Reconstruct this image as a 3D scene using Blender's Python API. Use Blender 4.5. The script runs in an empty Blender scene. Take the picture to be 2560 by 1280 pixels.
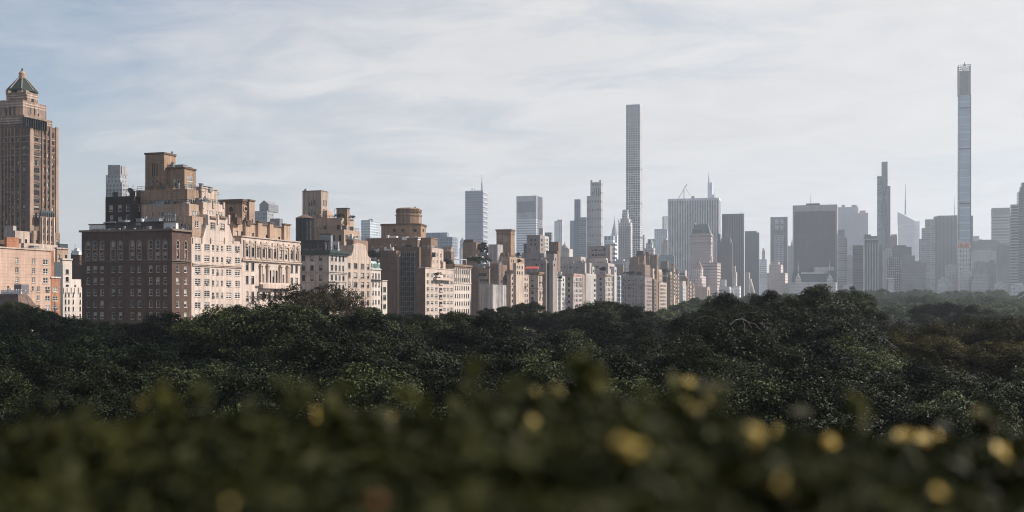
import bpy, bmesh, math, random
import numpy as np
from mathutils import Vector, Matrix
random.seed(7)
SC = bpy.context.scene
COL = SC.collection
# ---------------------------------------------------------------- frame
# +Y runs down the avenue (away), +X to the park side (right). Camera at the origin.
TH = math.radians(17.47); F = 2700.0; CX = 1280.0; HY = 748.0; ZC = 24.0
def XatY(px, Y): return Y*math.tan(math.atan((px-CX)/F)-TH)
def YatX(px, X): return X/math.tan(math.atan((px-CX)/F)-TH)
def dep(X, Y): return -X*math.sin(TH)+Y*math.cos(TH)
def zat(py, X, Y): return ZC+(HY-py)*dep(X, Y)/F
def lin(a, b, n): return [a+(b-a)*i/(n-1) for i in range(n)] if n > 1 else [a]
def rows(y0, pitch, n, h): return [(y0+pitch*i, y0+pitch*i+h) for i in range(n)]

# ---------------------------------------------------------------- materials
MATS = {}
def nt(m):
    m.use_nodes = True
    return m.node_tree.nodes, m.node_tree.links
def wallmat(name, col, var=0.18, rough=0.85, scale=0.35, streak=0.25, course=0.0, warm=0.0):
    """masonry: mottled blocks, faint vertical weather streaks, optional courses"""
    if name in MATS: return MATS[name]
    m = bpy.data.materials.new(name); N, L = nt(m)
    b = N['Principled BSDF']; b.inputs['Roughness'].default_value = rough
    b.inputs['Specular IOR Level'].default_value = 0.25
    g = N.new('ShaderNodeNewGeometry')
    n1 = N.new('ShaderNodeTexNoise'); n1.inputs['Scale'].default_value = scale; n1.inputs['Detail'].default_value = 6; n1.inputs['Roughness'].default_value = .65
    L.new(g.outputs['Position'], n1.inputs['Vector'])
    mp = N.new('ShaderNodeMapping'); mp.inputs['Scale'].default_value = (1.3, 1.3, .06)
    L.new(g.outputs['Position'], mp.inputs['Vector'])
    n4 = N.new('ShaderNodeTexNoise'); n4.inputs['Scale'].default_value = .09; n4.inputs['Detail'].default_value = 4; L.new(g.outputs['Position'], n4.inputs['Vector'])
    n2 = N.new('ShaderNodeTexNoise'); n2.inputs['Scale'].default_value = 1.0; n2.inputs['Detail'].default_value = 5
    L.new(mp.outputs[0], n2.inputs['Vector'])
    n3 = N.new('ShaderNodeTexNoise'); n3.inputs['Scale'].default_value = 4.0; n3.inputs['Detail'].default_value = 3
    L.new(g.outputs['Position'], n3.inputs['Vector'])
    def mr(src, lo, hi, fl=.3, fh=.7):
        r = N.new('ShaderNodeMapRange'); r.inputs[1].default_value = fl; r.inputs[2].default_value = fh
        r.inputs[3].default_value = lo; r.inputs[4].default_value = hi; L.new(src, r.inputs[0]); return r.outputs[0]
    def mul(a, c):
        k = N.new('ShaderNodeMath'); k.operation = 'MULTIPLY'; L.new(a, k.inputs[0]); L.new(c, k.inputs[1]); return k.outputs[0]
    f = mul(mul(mul(mr(n1.outputs[0], 1-var*1.25, 1+var*1.1), mr(n2.outputs[0], 1-streak*1.35, 1+streak*.4)), mr(n3.outputs[0], .88, 1.12)), mr(n4.outputs[0], .86, 1.1))
    if course:
        sx = N.new('ShaderNodeSeparateXYZ'); L.new(g.outputs['Position'], sx.inputs[0])
        w = N.new('ShaderNodeMath'); w.operation = 'PINGPONG'; w.inputs[1].default_value = course; L.new(sx.outputs[2], w.inputs[0])
        f = mul(f, mr(w.outputs[0], .8, 1.0, 0, course*.25))
    c = N.new('ShaderNodeVectorMath'); c.operation = 'SCALE'; c.inputs[0].default_value = col[:3]
    L.new(f, c.inputs['Scale']); L.new(c.outputs[0], b.inputs['Base Color'])
    bp = N.new('ShaderNodeBump'); bp.inputs['Strength'].default_value = .25; bp.inputs['Distance'].default_value = .1
    L.new(n3.outputs[0], bp.inputs['Height']); L.new(bp.outputs[0], b.inputs['Normal'])
    MATS[name] = m; return m
def plain(name, col, rough=.6, metal=0.0, spec=.5):
    if name in MATS: return MATS[name]
    m = bpy.data.materials.new(name); N, L = nt(m); b = N['Principled BSDF']
    b.inputs['Roughness'].default_value = rough; b.inputs['Metallic'].default_value = metal
    b.inputs['Specular IOR Level'].default_value = spec
    oi = N.new('ShaderNodeObjectInfo'); tn = N.new('ShaderNodeTexNoise'); tn.inputs['Scale'].default_value = 1.5
    g = N.new('ShaderNodeNewGeometry'); L.new(g.outputs['Position'], tn.inputs['Vector'])
    r = N.new('ShaderNodeMapRange'); r.inputs[3].default_value = .8; r.inputs[4].default_value = 1.2
    L.new(tn.outputs[0], r.inputs[0])
    r2 = N.new('ShaderNodeMapRange'); r2.inputs[3].default_value = .8; r2.inputs[4].default_value = 1.2
    L.new(oi.outputs['Random'], r2.inputs[0])
    k = N.new('ShaderNodeMath'); k.operation = 'MULTIPLY'; L.new(r.outputs[0], k.inputs[0]); L.new(r2.outputs[0], k.inputs[1])
    c = N.new('ShaderNodeVectorMath'); c.operation = 'SCALE'; c.inputs[0].default_value = col[:3]
    L.new(k.outputs[0], c.inputs['Scale']); L.new(c.outputs[0], b.inputs['Base Color'])
    MATS[name] = m; return m
def facade(name, wall, glass, pu=3.2, pz=3.6, fu=.55, fz=.5, rough=.7, grough=.12, vary=.5):
    """far facade: window grid worked out from the wall's own metres"""
    if name in MATS: return MATS[name]
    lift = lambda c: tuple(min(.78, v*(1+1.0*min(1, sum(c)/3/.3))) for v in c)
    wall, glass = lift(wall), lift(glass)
    m = bpy.data.materials.new(name); N, L = nt(m); b = N['Principled BSDF']
    g = N.new('ShaderNodeNewGeometry')
    sp = N.new('ShaderNodeSeparateXYZ'); L.new(g.outputs['Position'], sp.inputs[0])
    sn = N.new('ShaderNodeSeparateXYZ'); L.new(g.outputs['Normal'], sn.inputs[0])
    def M(op, a, c=None, v=None):
        k = N.new('ShaderNodeMath'); k.operation = op
        if isinstance(a, (int, float)): k.inputs[0].default_value = a
        else: L.new(a, k.inputs[0])
        if c is not None:
            if isinstance(c, (int, float)): k.inputs[1].default_value = c
            else: L.new(c, k.inputs[1])
        return k.outputs[0]
    nx = M('ABSOLUTE', sn.outputs[0]); ny = M('ABSOLUTE', sn.outputs[1]); nz = M('ABSOLUTE', sn.outputs[2])
    u = M('ADD', M('MULTIPLY', sp.outputs[0], ny), M('MULTIPLY', sp.outputs[1], nx))
    uu = M('DIVIDE', u, pu); zz = M('DIVIDE', sp.outputs[2], pz)
    wu = M('LESS_THAN', M('FRACT', uu), fu) if fu < 1 else M('LESS_THAN', 0.0, 1.0)
    wz = M('LESS_THAN', M('FRACT', zz), fz) if fz < 1 else M('LESS_THAN', 0.0, 1.0)
    win = M('MULTIPLY', M('MULTIPLY', wu, wz), M('LESS_THAN', nz, .5))
    cell = N.new('ShaderNodeCombineXYZ'); L.new(M('FLOOR', uu), cell.inputs[0]); L.new(M('FLOOR', zz), cell.inputs[1])
    wn = N.new('ShaderNodeTexWhiteNoise'); wn.noise_dimensions = '2D'; L.new(cell.outputs[0], wn.inputs['Vector'])
    r = N.new('ShaderNodeMapRange'); r.inputs[3].default_value = 1-vary; r.inputs[4].default_value = 1+vary; L.new(wn.outputs['Value'], r.inputs[0])
    gc = N.new('ShaderNodeVectorMath'); gc.operation = 'SCALE'; gc.inputs[0].default_value = glass[:3]; L.new(r.outputs[0], gc.inputs['Scale'])
    tn = N.new('ShaderNodeTexNoise'); tn.inputs['Scale'].default_value = .05; tn.inputs['Detail'].default_value = 6
    L.new(g.outputs['Position'], tn.inputs['Vector'])
    r2 = N.new('ShaderNodeMapRange'); r2.inputs[1].default_value = .3; r2.inputs[2].default_value = .7; r2.inputs[3].default_value = .82; r2.inputs[4].default_value = 1.15; L.new(tn.outputs[0], r2.inputs[0])
    wc = N.new('ShaderNodeVectorMath'); wc.operation = 'SCALE'; wc.inputs[0].default_value = wall[:3]; L.new(r2.outputs[0], wc.inputs['Scale'])
    mx = N.new('ShaderNodeMix'); mx.data_type = 'RGBA'; L.new(win, mx.inputs[0]); L.new(wc.outputs[0], mx.inputs[6]); L.new(gc.outputs[0], mx.inputs[7])
    L.new(mx.outputs[2], b.inputs['Base Color'])
    rr = N.new('ShaderNodeMapRange'); rr.inputs[3].default_value = rough; rr.inputs[4].default_value = grough; L.new(win, rr.inputs[0])
    L.new(rr.outputs[0], b.inputs['Roughness'])
    MATS[name] = m; return m

# ---------------------------------------------------------------- mesh helpers
class MB:
    """collects quads and boxes of one mesh, with a material slot per face"""
    def __init__(s): s.v = []; s.f = []; s.m = []
    def quad(s, a, b, c, d, mi=0):
        k = len(s.v); s.v += [tuple(a), tuple(b), tuple(c), tuple(d)]; s.f.append((k, k+1, k+2, k+3)); s.m.append(mi)
    def poly(s, pts, mi=0):
        k = len(s.v); s.v += [tuple(p) for p in pts]; s.f.append(tuple(range(k, k+len(pts)))); s.m.append(mi)
    def box(s, x0, y0, z0, x1, y1, z1, mi=0):
        if x0 > x1: x0, x1 = x1, x0
        if y0 > y1: y0, y1 = y1, y0
        if z0 > z1: z0, z1 = z1, z0
        k = len(s.v)
        s.v += [(x0,y0,z0),(x1,y0,z0),(x1,y1,z0),(x0,y1,z0),(x0,y0,z1),(x1,y0,z1),(x1,y1,z1),(x0,y1,z1)]
        for f in ((0,3,2,1),(4,5,6,7),(0,1,5,4),(1,2,6,5),(2,3,7,6),(3,0,4,7)):
            s.f.append(tuple(k+i for i in f)); s.m.append(mi)
    def prism(s, pts, z0, z1, mi=0, top=None):
        """vertical prism on a counter-clockwise outline; top = a second outline to taper to"""
        t = top or pts; n = len(pts); k = len(s.v)
        s.v += [(p[0], p[1], z0) for p in pts]+[(p[0], p[1], z1) for p in t]
        for i in range(n):
            j = (i+1) % n; s.f.append((k+i, k+j, k+n+j, k+n+i)); s.m.append(mi)
        s.f.append(tuple(k+n+i for i in range(n))); s.m.append(mi)
        s.f.append(tuple(k+i for i in reversed(range(n)))); s.m.append(mi)
    def tube(s, a, b, r0, r1=None, n=8, mi=0):
        r1 = r0 if r1 is None else r1
        a = Vector(a); b = Vector(b); d = (b-a).normalized()
        u = d.orthogonal().normalized(); w = d.cross(u); k = len(s.v)
        for (p, r) in ((a, r0), (b, r1)):
            for i in range(n):
                t = 2*math.pi*i/n; s.v.append(tuple(p+(u*math.cos(t)+w*math.sin(t))*r))
        for i in range(n):
            j = (i+1) % n; s.f.append((k+i, k+j, k+n+j, k+n+i)); s.m.append(mi)
        s.f.append(tuple(k+n+i for i in range(n))); s.m.append(mi)
        s.f.append(tuple(k+i for i in reversed(range(n)))); s.m.append(mi)
    def lathe(s, cx, cy, prof, n=16, mi=0, ph=0):
        k = len(s.v)
        for (r, z) in prof:
            for i in range(n):
                t = 2*math.pi*i/n+ph; s.v.append((cx+r*math.cos(t), cy+r*math.sin(t), z))
        for q in range(len(prof)-1):
            for i in range(n):
                j = (i+1) % n
                s.f.append((k+q*n+i, k+q*n+j, k+(q+1)*n+j, k+(q+1)*n+i)); s.m.append(mi)
        s.f.append(tuple(k+(len(prof)-1)*n+i for i in range(n))); s.m.append(mi)
    def mesh(s, name, mats, off=(0, 0, 0)):
        me = bpy.data.meshes.new(name)
        ox, oy, oz = off
        me.from_pydata([(x-ox, y-oy, z-oz) for (x, y, z) in s.v], [], s.f)
        for m in mats: me.materials.append(m)
        if len(mats) > 1: me.polygons.foreach_set('material_index', s.m)
        me.update(); return me
def link(name, me, parent=None, loc=(0, 0, 0)):
    o = bpy.data.objects.new(name, me); COL.objects.link(o); o.location = loc
    if parent is not None: o.parent = parent
    return o
def tag(o, label=None, cat=None, group=None, kind=None):
    if label: o['label'] = label
    if cat: o['category'] = cat
    if group: o['group'] = group
    if kind: o['kind'] = kind
    return o
def thing(name, label, cat, loc=(0, 0, 0), group=None):
    o = bpy.data.objects.new(name, None); COL.objects.link(o); o.location = loc
    o.empty_display_size = .5
    return tag(o, label, cat, group)

def wallface(mb, O, U, n, W, H, holes, depth, mi=0):
    """a wall rectangle from corner O along U with real openings (u0,z0,u1,z1) and reveals"""
    us = sorted({0.0, W, *[round(max(0, min(W, h[i])), 3) for h in holes for i in (0, 2)]})
    zs = sorted({0.0, H, *[round(max(0, min(H, h[i])), 3) for h in holes for i in (1, 3)]})
    O = Vector(O); U = Vector(U); n = Vector(n); Zv = Vector((0, 0, 1))
    P = lambda u, z, d=0: O+U*u+Zv*z-n*d
    hs = [(round(a, 3), round(b, 3), round(c, 3), round(d, 3)) for a, b, c, d in holes]
    for j in range(len(zs)-1):
        z0, z1 = zs[j], zs[j+1]; zm = (z0+z1)/2
        cand = [h for h in hs if h[1] < zm < h[3]]
        run = None
        for i in range(len(us)-1):
            um = (us[i]+us[i+1])/2
            if any(h[0] < um < h[2] for h in cand):
                if run is not None: mb.quad(P(run, z0), P(us[i], z0), P(us[i], z1), P(run, z1), mi); run = None
            elif run is None: run = us[i]
        if run is not None: mb.quad(P(run, z0), P(W, z0), P(W, z1), P(run, z1), mi)
    for a, b, c, d in hs:
        mb.quad(P(a, b), P(c, b), P(c, b, depth), P(a, b, depth), mi)
        mb.quad(P(a, d, depth), P(c, d, depth), P(c, d), P(a, d), mi)
        mb.quad(P(a, b, depth), P(a, d, depth), P(a, d), P(a, b), mi)
        mb.quad(P(c, b), P(c, d), P(c, d, depth), P(c, b, depth), mi)

# ---------------------------------------------------------------- windows
def glassmat(name, col, rough):
    m = plain(name, col, rough, 0, .28); return m
GLASS = glassmat('window_glass', (.02, .022, .026), .08)
GLASS2 = glassmat('window_glass_grey', (.05, .056, .062), .12)
BLIND = plain('window_blind', (.36, .33, .29), .8)
CURT = plain('window_curtain', (.22, .2, .18), .85)
FR_W = plain('frame_white', (.62, .58, .53), .6)
FR_T = plain('frame_tan', (.36, .3, .25), .6)
FR_D = plain('frame_dark', (.035, .034, .034), .5)
FR_G = plain('frame_grey', (.22, .22, .22), .5)
ST_L = wallmat('pale_stone', (.42, .36, .31), .12)
WCACHE = {}
REC = .24
def win_bits(style, w, h, var, arch=False):
    """frame, pane, sill as MBs; x across, z up, wall plane at y=0, inside at +y"""
    fr, pa, si = MB(), MB(), MB()
    t = max(.05, min(.11, w*.07)); y0, y1 = .07, REC
    bar = lambda x0, z0, x1, z1: fr.box(x0, y0, z0, x1, y1-.03, z1)
    hw = w/2
    if style != 'open':
        bar(-hw, 0, -hw+t, h); bar(hw-t, 0, hw, h); bar(-hw+t, h-t, hw-t, h); bar(-hw+t, 0, hw-t, t)
    nv, nh = {'dh': (0, 1), 'grid': (1, 1), 'tri': (2, 1), 'pair': (1, 0), 'plain': (0, 0), 'case': (1, 2), 'open': (0, 0), 'wide': (3, 0), 'arch': (0, 1), 'band': (5, 0)}[style]
    for i in range(nv):
        x = -hw+w*(i+1)/(nv+1); bar(x-t*.45, t, x+t*.45, h-t)
    for i in range(nh):
        z = h*(i+1)/(nh+1); 
        fr.box(-hw+t, y0+.01, z-t*.4, hw-t, y1-.04, z+t*.4)
    yp = REC-.02
    fb = {0: 0, 1: .45, 2: .75, 3: .25, 4: 0, 5: 0}[var]
    g = 0 if var not in (4,) else 1
    zb = h*(1-fb)
    pa.quad((-hw, yp, 0), (hw, yp, 0), (hw, yp, zb), (-hw, yp, zb), g)
    if fb: pa.quad((-hw, yp, zb), (hw, yp, zb), (hw, yp, h), (-hw, yp, h), 2 if var != 3 else 3)
    if var == 5:
        pa.box(-hw, yp-.012, 0, -hw+w*.28, yp-.004, h, 3); pa.box(hw-w*.28, yp-.012, 0, hw, yp-.004, h, 3)
    if style == 'arch':     # spandrels that turn the square head into a round one
        r = hw; n = 6
        for sgn in (-1, 1):
            pts = [(sgn*hw, .05, h), ]
            for i in range(n+1):
                a = math.pi/2*i/n; pts.append((sgn*r*math.cos(a), .05, h-r+r*math.sin(a)))
            if sgn > 0: pts = [pts[0]]+pts[1:]
            else: pts = [pts[0]]+pts[:0:-1]
            fr.poly(pts, 1)
    si.box(-hw-.12, -.10, -.16, hw+.12, REC, -.004)
    return fr, pa, si
PMATS = [GLASS, GLASS2, BLIND, CURT]
def pickvar(rs):
    return rs.choices([0, 1, 2, 3, 4, 5], [28, 16, 14, 11, 17, 14])[0]
def win_full(style, w, h, var, fmat, smat):
    k = (style, round(w, 2), round(h, 2), var, fmat.name, smat.name)
    if k not in WCACHE:
        fr, pa, si = win_bits(style, w, h, var)
        WCACHE[k] = (fr.mesh('window_frame', [fmat, smat]), pa.mesh('window_pane', PMATS), si.mesh('window_sill', [smat]))
    return WCACHE[k]
def win_one(style, w, h, var, fmat, smat):
    k = ('one', style, round(w, 2), round(h, 2), var, fmat.name, smat.name)
    if k not in WCACHE:
        fr, pa, si = win_bits(style, w, h, var); a = MB()
        for src, mo in ((pa, 0), (fr, 4), (si, 5)):
            q = len(a.v); a.v += src.v; a.f += [tuple(i+q for i in f) for f in src.f]
            a.m += [(x if src is pa else (mo+x if src is fr else mo)) for x in src.m]
        WCACHE[k] = (a, a.mesh('window', PMATS+[fmat, smat]))
    return WCACHE[k]

def acmesh():
    if 'ac' not in WCACHE:
        m = MB(); m.box(-.36, -.34, .03, .36, .06, .46, 0); m.box(-.30, -.352, .09, .30, -.342, .40, 1); WCACHE['ac'] = m.mesh('air_conditioner', [FR_G, FR_D])
    return WCACHE['ac']
class Bld:
    def __init__(s, name, label, cat='building', group=None, full=False, seed=0, frame=FR_W, sill=ST_L):
        s.name, s.label, s.cat, s.group, s.full = name, label, cat, group, full
        s.root = None; s.wins = []; s.rs = random.Random(hash(label) % 1 + seed + len(label)*31)
        s.frame, s.sill = frame, sill
    def ensure(s, X, Y):
        if s.root is None:
            s.O = (X, Y, 0.0); s.root = thing(s.name, s.label, s.cat, s.O, s.group)
    def add(s, part, mb, mats, parent=None):
        if not isinstance(mats, (list, tuple)): mats = [mats]
        return link(part, mb.mesh(part, mats, s.O), s.root)
    def vol(s, part, mat, Y=None, XF=None, xl=None, xc=None, xr=None, yt=None, zb=-3.0, yb=None, dl=14, dw=14,
            N=(), W=(), cop=None, parapet=True, depth=REC, z1=None):
        """block with its north (shaded) face seen between xl and xc and its avenue face between xc and xr"""
        if Y is None: Y = YatX(xc, XF)
        if XF is None: XF = XatY(xc, Y)
        X0 = XatY(xl, Y) if xl is not None else XF-dl
        Y1 = YatX(xr, XF) if xr is not None else Y+dw
        if Y1 < Y+.5: Y1 = Y+dw
        if z1 is None: z1 = zat(yt, XF, Y)
        if yb is not None: zb = zat(yb, XF, Y)
        s.ensure(XF, Y)
        mb = MB(); hN, hW = [], []
        for face, specs in (('N', N), ('W', W)):
            for sp in specs:
                cols, wpx, rws, st = sp[:4]; opt = sp[4] if len(sp) > 4 else {}
                at = opt.get('at', xc)
                if face == 'N': Xr, Yr = XatY(at, Y), Y
                else: Xr, Yr = XF, YatX(at, XF)
                cm = cols[len(cols)//2]
                if face == 'N': wm = abs(XatY(cm+wpx/2, Y)-XatY(cm-wpx/2, Y))
                else: wm = abs(YatX(cm+wpx/2, XF)-YatX(cm-wpx/2, XF))
                for (ra, rb) in rws:
                    za, zz = zat(ra, Xr, Yr), zat(rb, Xr, Yr)
                    if zz < zb+.2: continue
                    h = za-zz
                    for c in cols:
                        u = (XatY(c, Y)-X0) if face == 'N' else (YatX(c, XF)-Y)
                        lim = (XF-X0) if face == 'N' else (Y1-Y)
                        if u-wm/2 < .1 or u+wm/2 > lim-.1 or za > z1-.15: continue
                        (hN if face == 'N' else hW).append((u-wm/2, zz-zb, u+wm/2, za-zb))
                        pos = (X0+u, Y, zz) if face == 'N' else (XF, Y+u, zz)
                        s.wins.append((wm*h/dep(pos[0], pos[1])**2, pos, 0 if face == 'N' else math.pi/2, st, wm, h,
                                       opt.get('frame', s.frame), opt.get('sill', s.sill), opt.get('var')))
        wallface(mb, (X0, Y, zb), (1, 0, 0), (0, -1, 0), XF-X0, z1-zb, hN, depth)
        wallface(mb, (XF, Y, zb), (0, 1, 0), (1, 0, 0), Y1-Y, z1-zb, hW, depth)
        mb.quad((XF, Y1, zb), (X0, Y1, zb), (X0, Y1, z1), (XF, Y1, z1))
        mb.quad((X0, Y1, zb), (X0, Y, zb), (X0, Y, z1), (X0, Y1, z1))
        mb.quad((X0, Y, z1), (XF, Y, z1), (XF, Y1, z1), (X0, Y1, z1))
        if parapet:
            # uneven parapet stubs, so that a roof edge is never one ruled line
            t = .35
            mb.box(X0+.02, Y+.02, z1+.002, XF-.02, Y+t, z1+.7); mb.box(XF-t, Y+t+.002, z1+.002, XF-.02, Y1-.02, z1+.7)
        o = s.add(part, mb, mat)
        v = dict(X0=X0, X1=XF, Y0=Y, Y1=Y1, z0=zb, z1=z1)
        if cop:
            h, ov, cm = cop; c = MB(); top = z1+(.72 if parapet else .003)
            c.box(X0-ov, Y-ov, top, XF+ov, Y1+.02, top+h)
            if h > .55: c.box(X0-ov*.5, Y-ov*.5, top-.5*h-.3, XF+ov*.5, Y1+.01, top-.004)
            s.add('cornice', c, cm)
        return v
    def belt(s, v, py, hpx, ov, mat, part='belt_course'):
        zt = zat(py, v['X1'], v['Y0']); zb = zat(py+hpx, v['X1'], v['Y0'])
        c = MB(); c.box(v['X0']-ov, v['Y0']-ov, zb, v['X1']+ov, v['Y1']-.05, zt); s.add(part, c, mat)
    def wbox(s, part, mat, XF, xl, xr, yt, yb, proud, at=None, mb=None):
        """block standing proud of the avenue face"""
        a, b = YatX(xl, XF), YatX(xr, XF); Y = YatX(at if at else xl, XF); s.ensure(XF, a)
        m = mb or MB(); m.box(XF-.05, a, zat(yb, XF, Y), XF+proud, b, zat(yt, XF, Y))
        if mb is None: return s.add(part, m, mat)
    def nbox(s, part, mat, Y, xl, xr, yt, yb, proud, mb=None, thick=.05):
        a, b = XatY(xl, Y), XatY(xr, Y); s.ensure(b, Y)
        m = mb or MB(); m.box(a, Y-proud, zat(yb, b, Y), b, Y+thick, zat(yt, b, Y))
        if mb is None: return s.add(part, m, mat)
    def clutter(s, v, n, mat, hmax=2.2):
        """roof stubs: bulkheads, flues, vents, each a part of its own"""
        for i in range(int(n*1.7)):
            x = s.rs.uniform(v['X0']+1, v['X1']-1.2); y = s.rs.uniform(v['Y0']+1, v['Y1']-1); m = MB()
            if s.rs.random() < .55: y = min(v['Y1']-.8, v['Y0']+s.rs.uniform(1.0, 2.2))
            elif s.rs.random() < .6: x = max(v['X0']+.8, v['X1']-s.rs.uniform(1.2, 2.4))
            k = s.rs.random(); z = v['z1']
            if k < .16:
                h = s.rs.uniform(2.5, 5); m.tube((x, y, z), (x, y, z+h), .06, .03, 5); m.box(x-.5, y-.03, z+h*.8, x+.5, y+.03, z+h*.8+.06); m.box(x-.3, y-.03, z+h*.92, x+.3, y+.03, z+h*.92+.06); s.add('antenna', m, FR_D)
            elif k < .45:
                a, b, h = s.rs.uniform(.6, 1.6), s.rs.uniform(.6, 1.6), s.rs.uniform(1.0, hmax)
                m.box(x-a, y-b, z+.003, x+a, y+b, z+h); m.box(x-a-.1, y-b-.1, z+h+.003, x+a+.1, y+b+.1, z+h+.15); s.add('bulkhead', m, mat)
            elif k < .75:
                h = s.rs.uniform(1.2, hmax+.8); m.tube((x, y, z), (x, y, z+h), .22, .2, 8); m.tube((x, y, z+h), (x, y, z+h+.35), .36, .3, 8); s.add('flue', m, FR_G)
            else:
                h = s.rs.uniform(1.5, hmax+1); m.box(x-.45, y-.45, z+.003, x+.45, y+.45, z+h); m.box(x-.55, y-.55, z+h+.003, x+.55, y+.55, z+h+.2); s.add('chimney', m, mat)
    def rail(s, v, mat=FR_D, h=1.1):
        """open railing along the two street edges of a roof"""
        m = MB(); z = v['z1']+.72; a = .05
        x0, x1, y0, y1 = v['X0']+.15, v['X1']-.15, v['Y0']+.15, v['Y1']-.15
        for zz in (z+h*.5, z+h): m.box(x0, y0-a, zz-.04, x1, y0+a, zz+.04); m.box(x1-a, y0+a+.002, zz-.04, x1+a, y1, zz+.04)
        x = x0
        while x < x1: m.box(x-.035, y0-.035, z-.02, x+.035, y0+.035, z+h-.045); x += 1.3
        y = y0+1.0
        while y < y1: m.box(x1-.035, y-.035, z-.02, x1+.035, y+.035, z+h-.045); y += 1.3
        s.add('railing', m, mat)
    def done(s):
        s.wins.sort(key=lambda t: -t[0]); O = Vector(s.O); rest = MB(); rmats = None
        for i, (a, pos, rz, st, w, h, fm, sm, var) in enumerate(s.wins):
            va = pickvar(s.rs) if var is None else (s.rs.choice(var) if isinstance(var, tuple) else var)
            if i < 100:
                if s.full:
                    fr, pa, si = win_full(st, w, h, va, fm, sm)
                    o = link('window', fr, s.root, Vector(pos)-O); o.rotation_euler.z = rz
                    link('pane', pa, o)
                    if st not in ('open', 'band'): link('sill', si, o)
                    if st in ('dh', 'case', 'grid', 'plain') and s.rs.random() < .16:
                        ac = link('air_conditioner', acmesh(), s.root, Vector(pos)-O); ac.rotation_euler.z = rz
                else:
                    o = link('window', win_one(st, w, h, va, fm, sm)[1], s.root, Vector(pos)-O); o.rotation_euler.z = rz
            else:
                src = win_one(st, w, h, va, fm, sm)[0]; c, n_ = math.cos(rz), math.sin(rz); q = len(rest.v)
                rest.v += [(pos[0]+x*c-y*n_, pos[1]+x*n_+y*c, pos[2]+z) for x, y, z in src.v]
                rest.f += [tuple(k+q for k in f) for f in src.f]; rest.m += src.m; rmats = PMATS+[fm, sm, sm]
        if rest.v:
            o = s.add('remaining_windows', rest, rmats); o['kind'] = 'stuff'
        return s.root
HAZE_COL = (.79, .87, .97, 1); HAZE_D = .000128; HAZE_G = .35
SUN_AZ_D = 28; SUN_EL_D = 40; SUN_E = 5.0; SUN_C = (1.0, .92, .855); SKY_S = .09; CLOUD = (.56, .553, .548)
CL_ROT = -20; CL_SX = .75; CL_SY = 1.0; CL_LOC = (.3, .1, 0); CL_OFF = .14; CL_N1 = 1.0; CL_N2 = 4.0; CL_G = .42; VEIL_AZ = 50; VEIL = (.1, .52, .17, 1.0)
APER = .021; EXPO = 0.45; DENOISE = True
# ================================================================ avenue buildings, near to far
AV = -170.0
BRK_DK = wallmat('dark_red_brick', (.100, .062, .048), .2, .9, .5, .2, .3)
BRK_OR = wallmat('orange_brick', (.36, .17, .10), .22, .9, .6, .2, .3)
PEACH = wallmat('peach_brick', (.51, .355, .275), .13, .9, .3, .2, .35)
CREAM = wallmat('cream_limestone', (.56, .455, .39), .1, .85, .3, .22)
CREAM2 = wallmat('cream_stone_warm', (.5, .395, .325), .14, .85, .3, .28)
WHITE = wallmat('white_stone', (.58, .51, .45), .1, .8, .3, .2)
TAN = wallmat('tan_brick', (.31, .21, .145), .18, .9, .35, .28, .35)
TAN2 = wallmat('tan_brick_light', (.40, .285, .21), .15, .9, .35, .25, .35)
BROWN = wallmat('brown_brick', (.145, .096, .072), .2, .9, .4, .25, .35)
BROWN2 = wallmat('brown_brick_pale', (.25, .172, .13), .16, .9, .4, .25, .35)
GREYST = wallmat('grey_stone', (.47, .41, .37), .13, .85, .3, .25)
GREYW = wallmat('white_brick', (.50, .48, .46), .1, .85, .4, .2)
GREEN = plain('green_copper', (.025, .05, .043), .5, 0, .4)
GREENP = plain('pale_green_copper', (.3, .42, .37), .6)
DARKM = plain('dark_metal', (.03, .03, .032), .45, .3)
GREYM = plain('grey_metal', (.25, .25, .255), .5, .2)
WHITEM = plain('white_metal', (.66, .65, .63), .5)
GLZ = plain('glazing', (.05, .058, .062), .1, 0, .7)
SLATE = wallmat('brown_slate', (.15, .10, .08), .3, .8, 1.5, .1, .3)
GOLD = plain('gilded_lantern', (.36, .24, .14), .6, .0)
COPR = plain('dark_green_roof', (.016, .025, .019), .6, 0, .2)
STRIPE = wallmat('striped_tower_brick', (.30, .215, .165), .3, .88, .25, .3, 1.6)
TOWB = wallmat('tower_brick', (.17, .112, .084), .2, .9, .3, .3, .35)
TOWP = wallmat('tower_pilaster', (.33, .24, .185), .15, .9, .3, .25)

# ---- tall hotel tower with pyramid roof ------------------------------------
b = Bld('apartment_tower', 'tall brown brick tower with green pyramid roof and gilded lantern', 'tower', full=False, frame=FR_D, sill=wallmat('tower_sill', (.3, .22, .17)))
SH = -300.0
rN = rows(345, 18.6, 15, 9.5)
sh = b.vol('shaft', TOWB, XF=SH, xl=-70, xc=73, xr=145, yt=311, N=[([8, 16, 24, 31, 44.5], 4.4, rows(345, 18.6, 15, 12.5), 'plain'), ([59.5], 7, rN, 'plain'), ([-8, -20, -36, -50], 4.6, rN, 'plain')],
      W=[([91], 15, rows(363.5, 18.7, 10, 13), 'tri', {'at': 91}), ([109.6, 119.6], 4.6, rows(326, 18.6, 13, 12.5), 'plain', {'at': 110}),
         ([132], 4.6, rows(333, 18.6, 12, 12.5), 'plain', {'at': 132}), ([91], 9, [(339, 354)], 'tri', {'at': 91})])
for x in (104.5, 114.5, 124.5): b.wbox('pilaster', TOWP, SH, x-1.1, x+1.1, 318, 532, .55)
b.wbox('corner_pier', TOWP, SH, 73.2, 83, 312, 600, .35); b.wbox('corner_pier', TOWP, SH, 138, 145, 318, 600, .35)
for y in (338, 352, 369, 386): b.belt(sh, y, 2.6, .12, TOWP)
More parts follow.
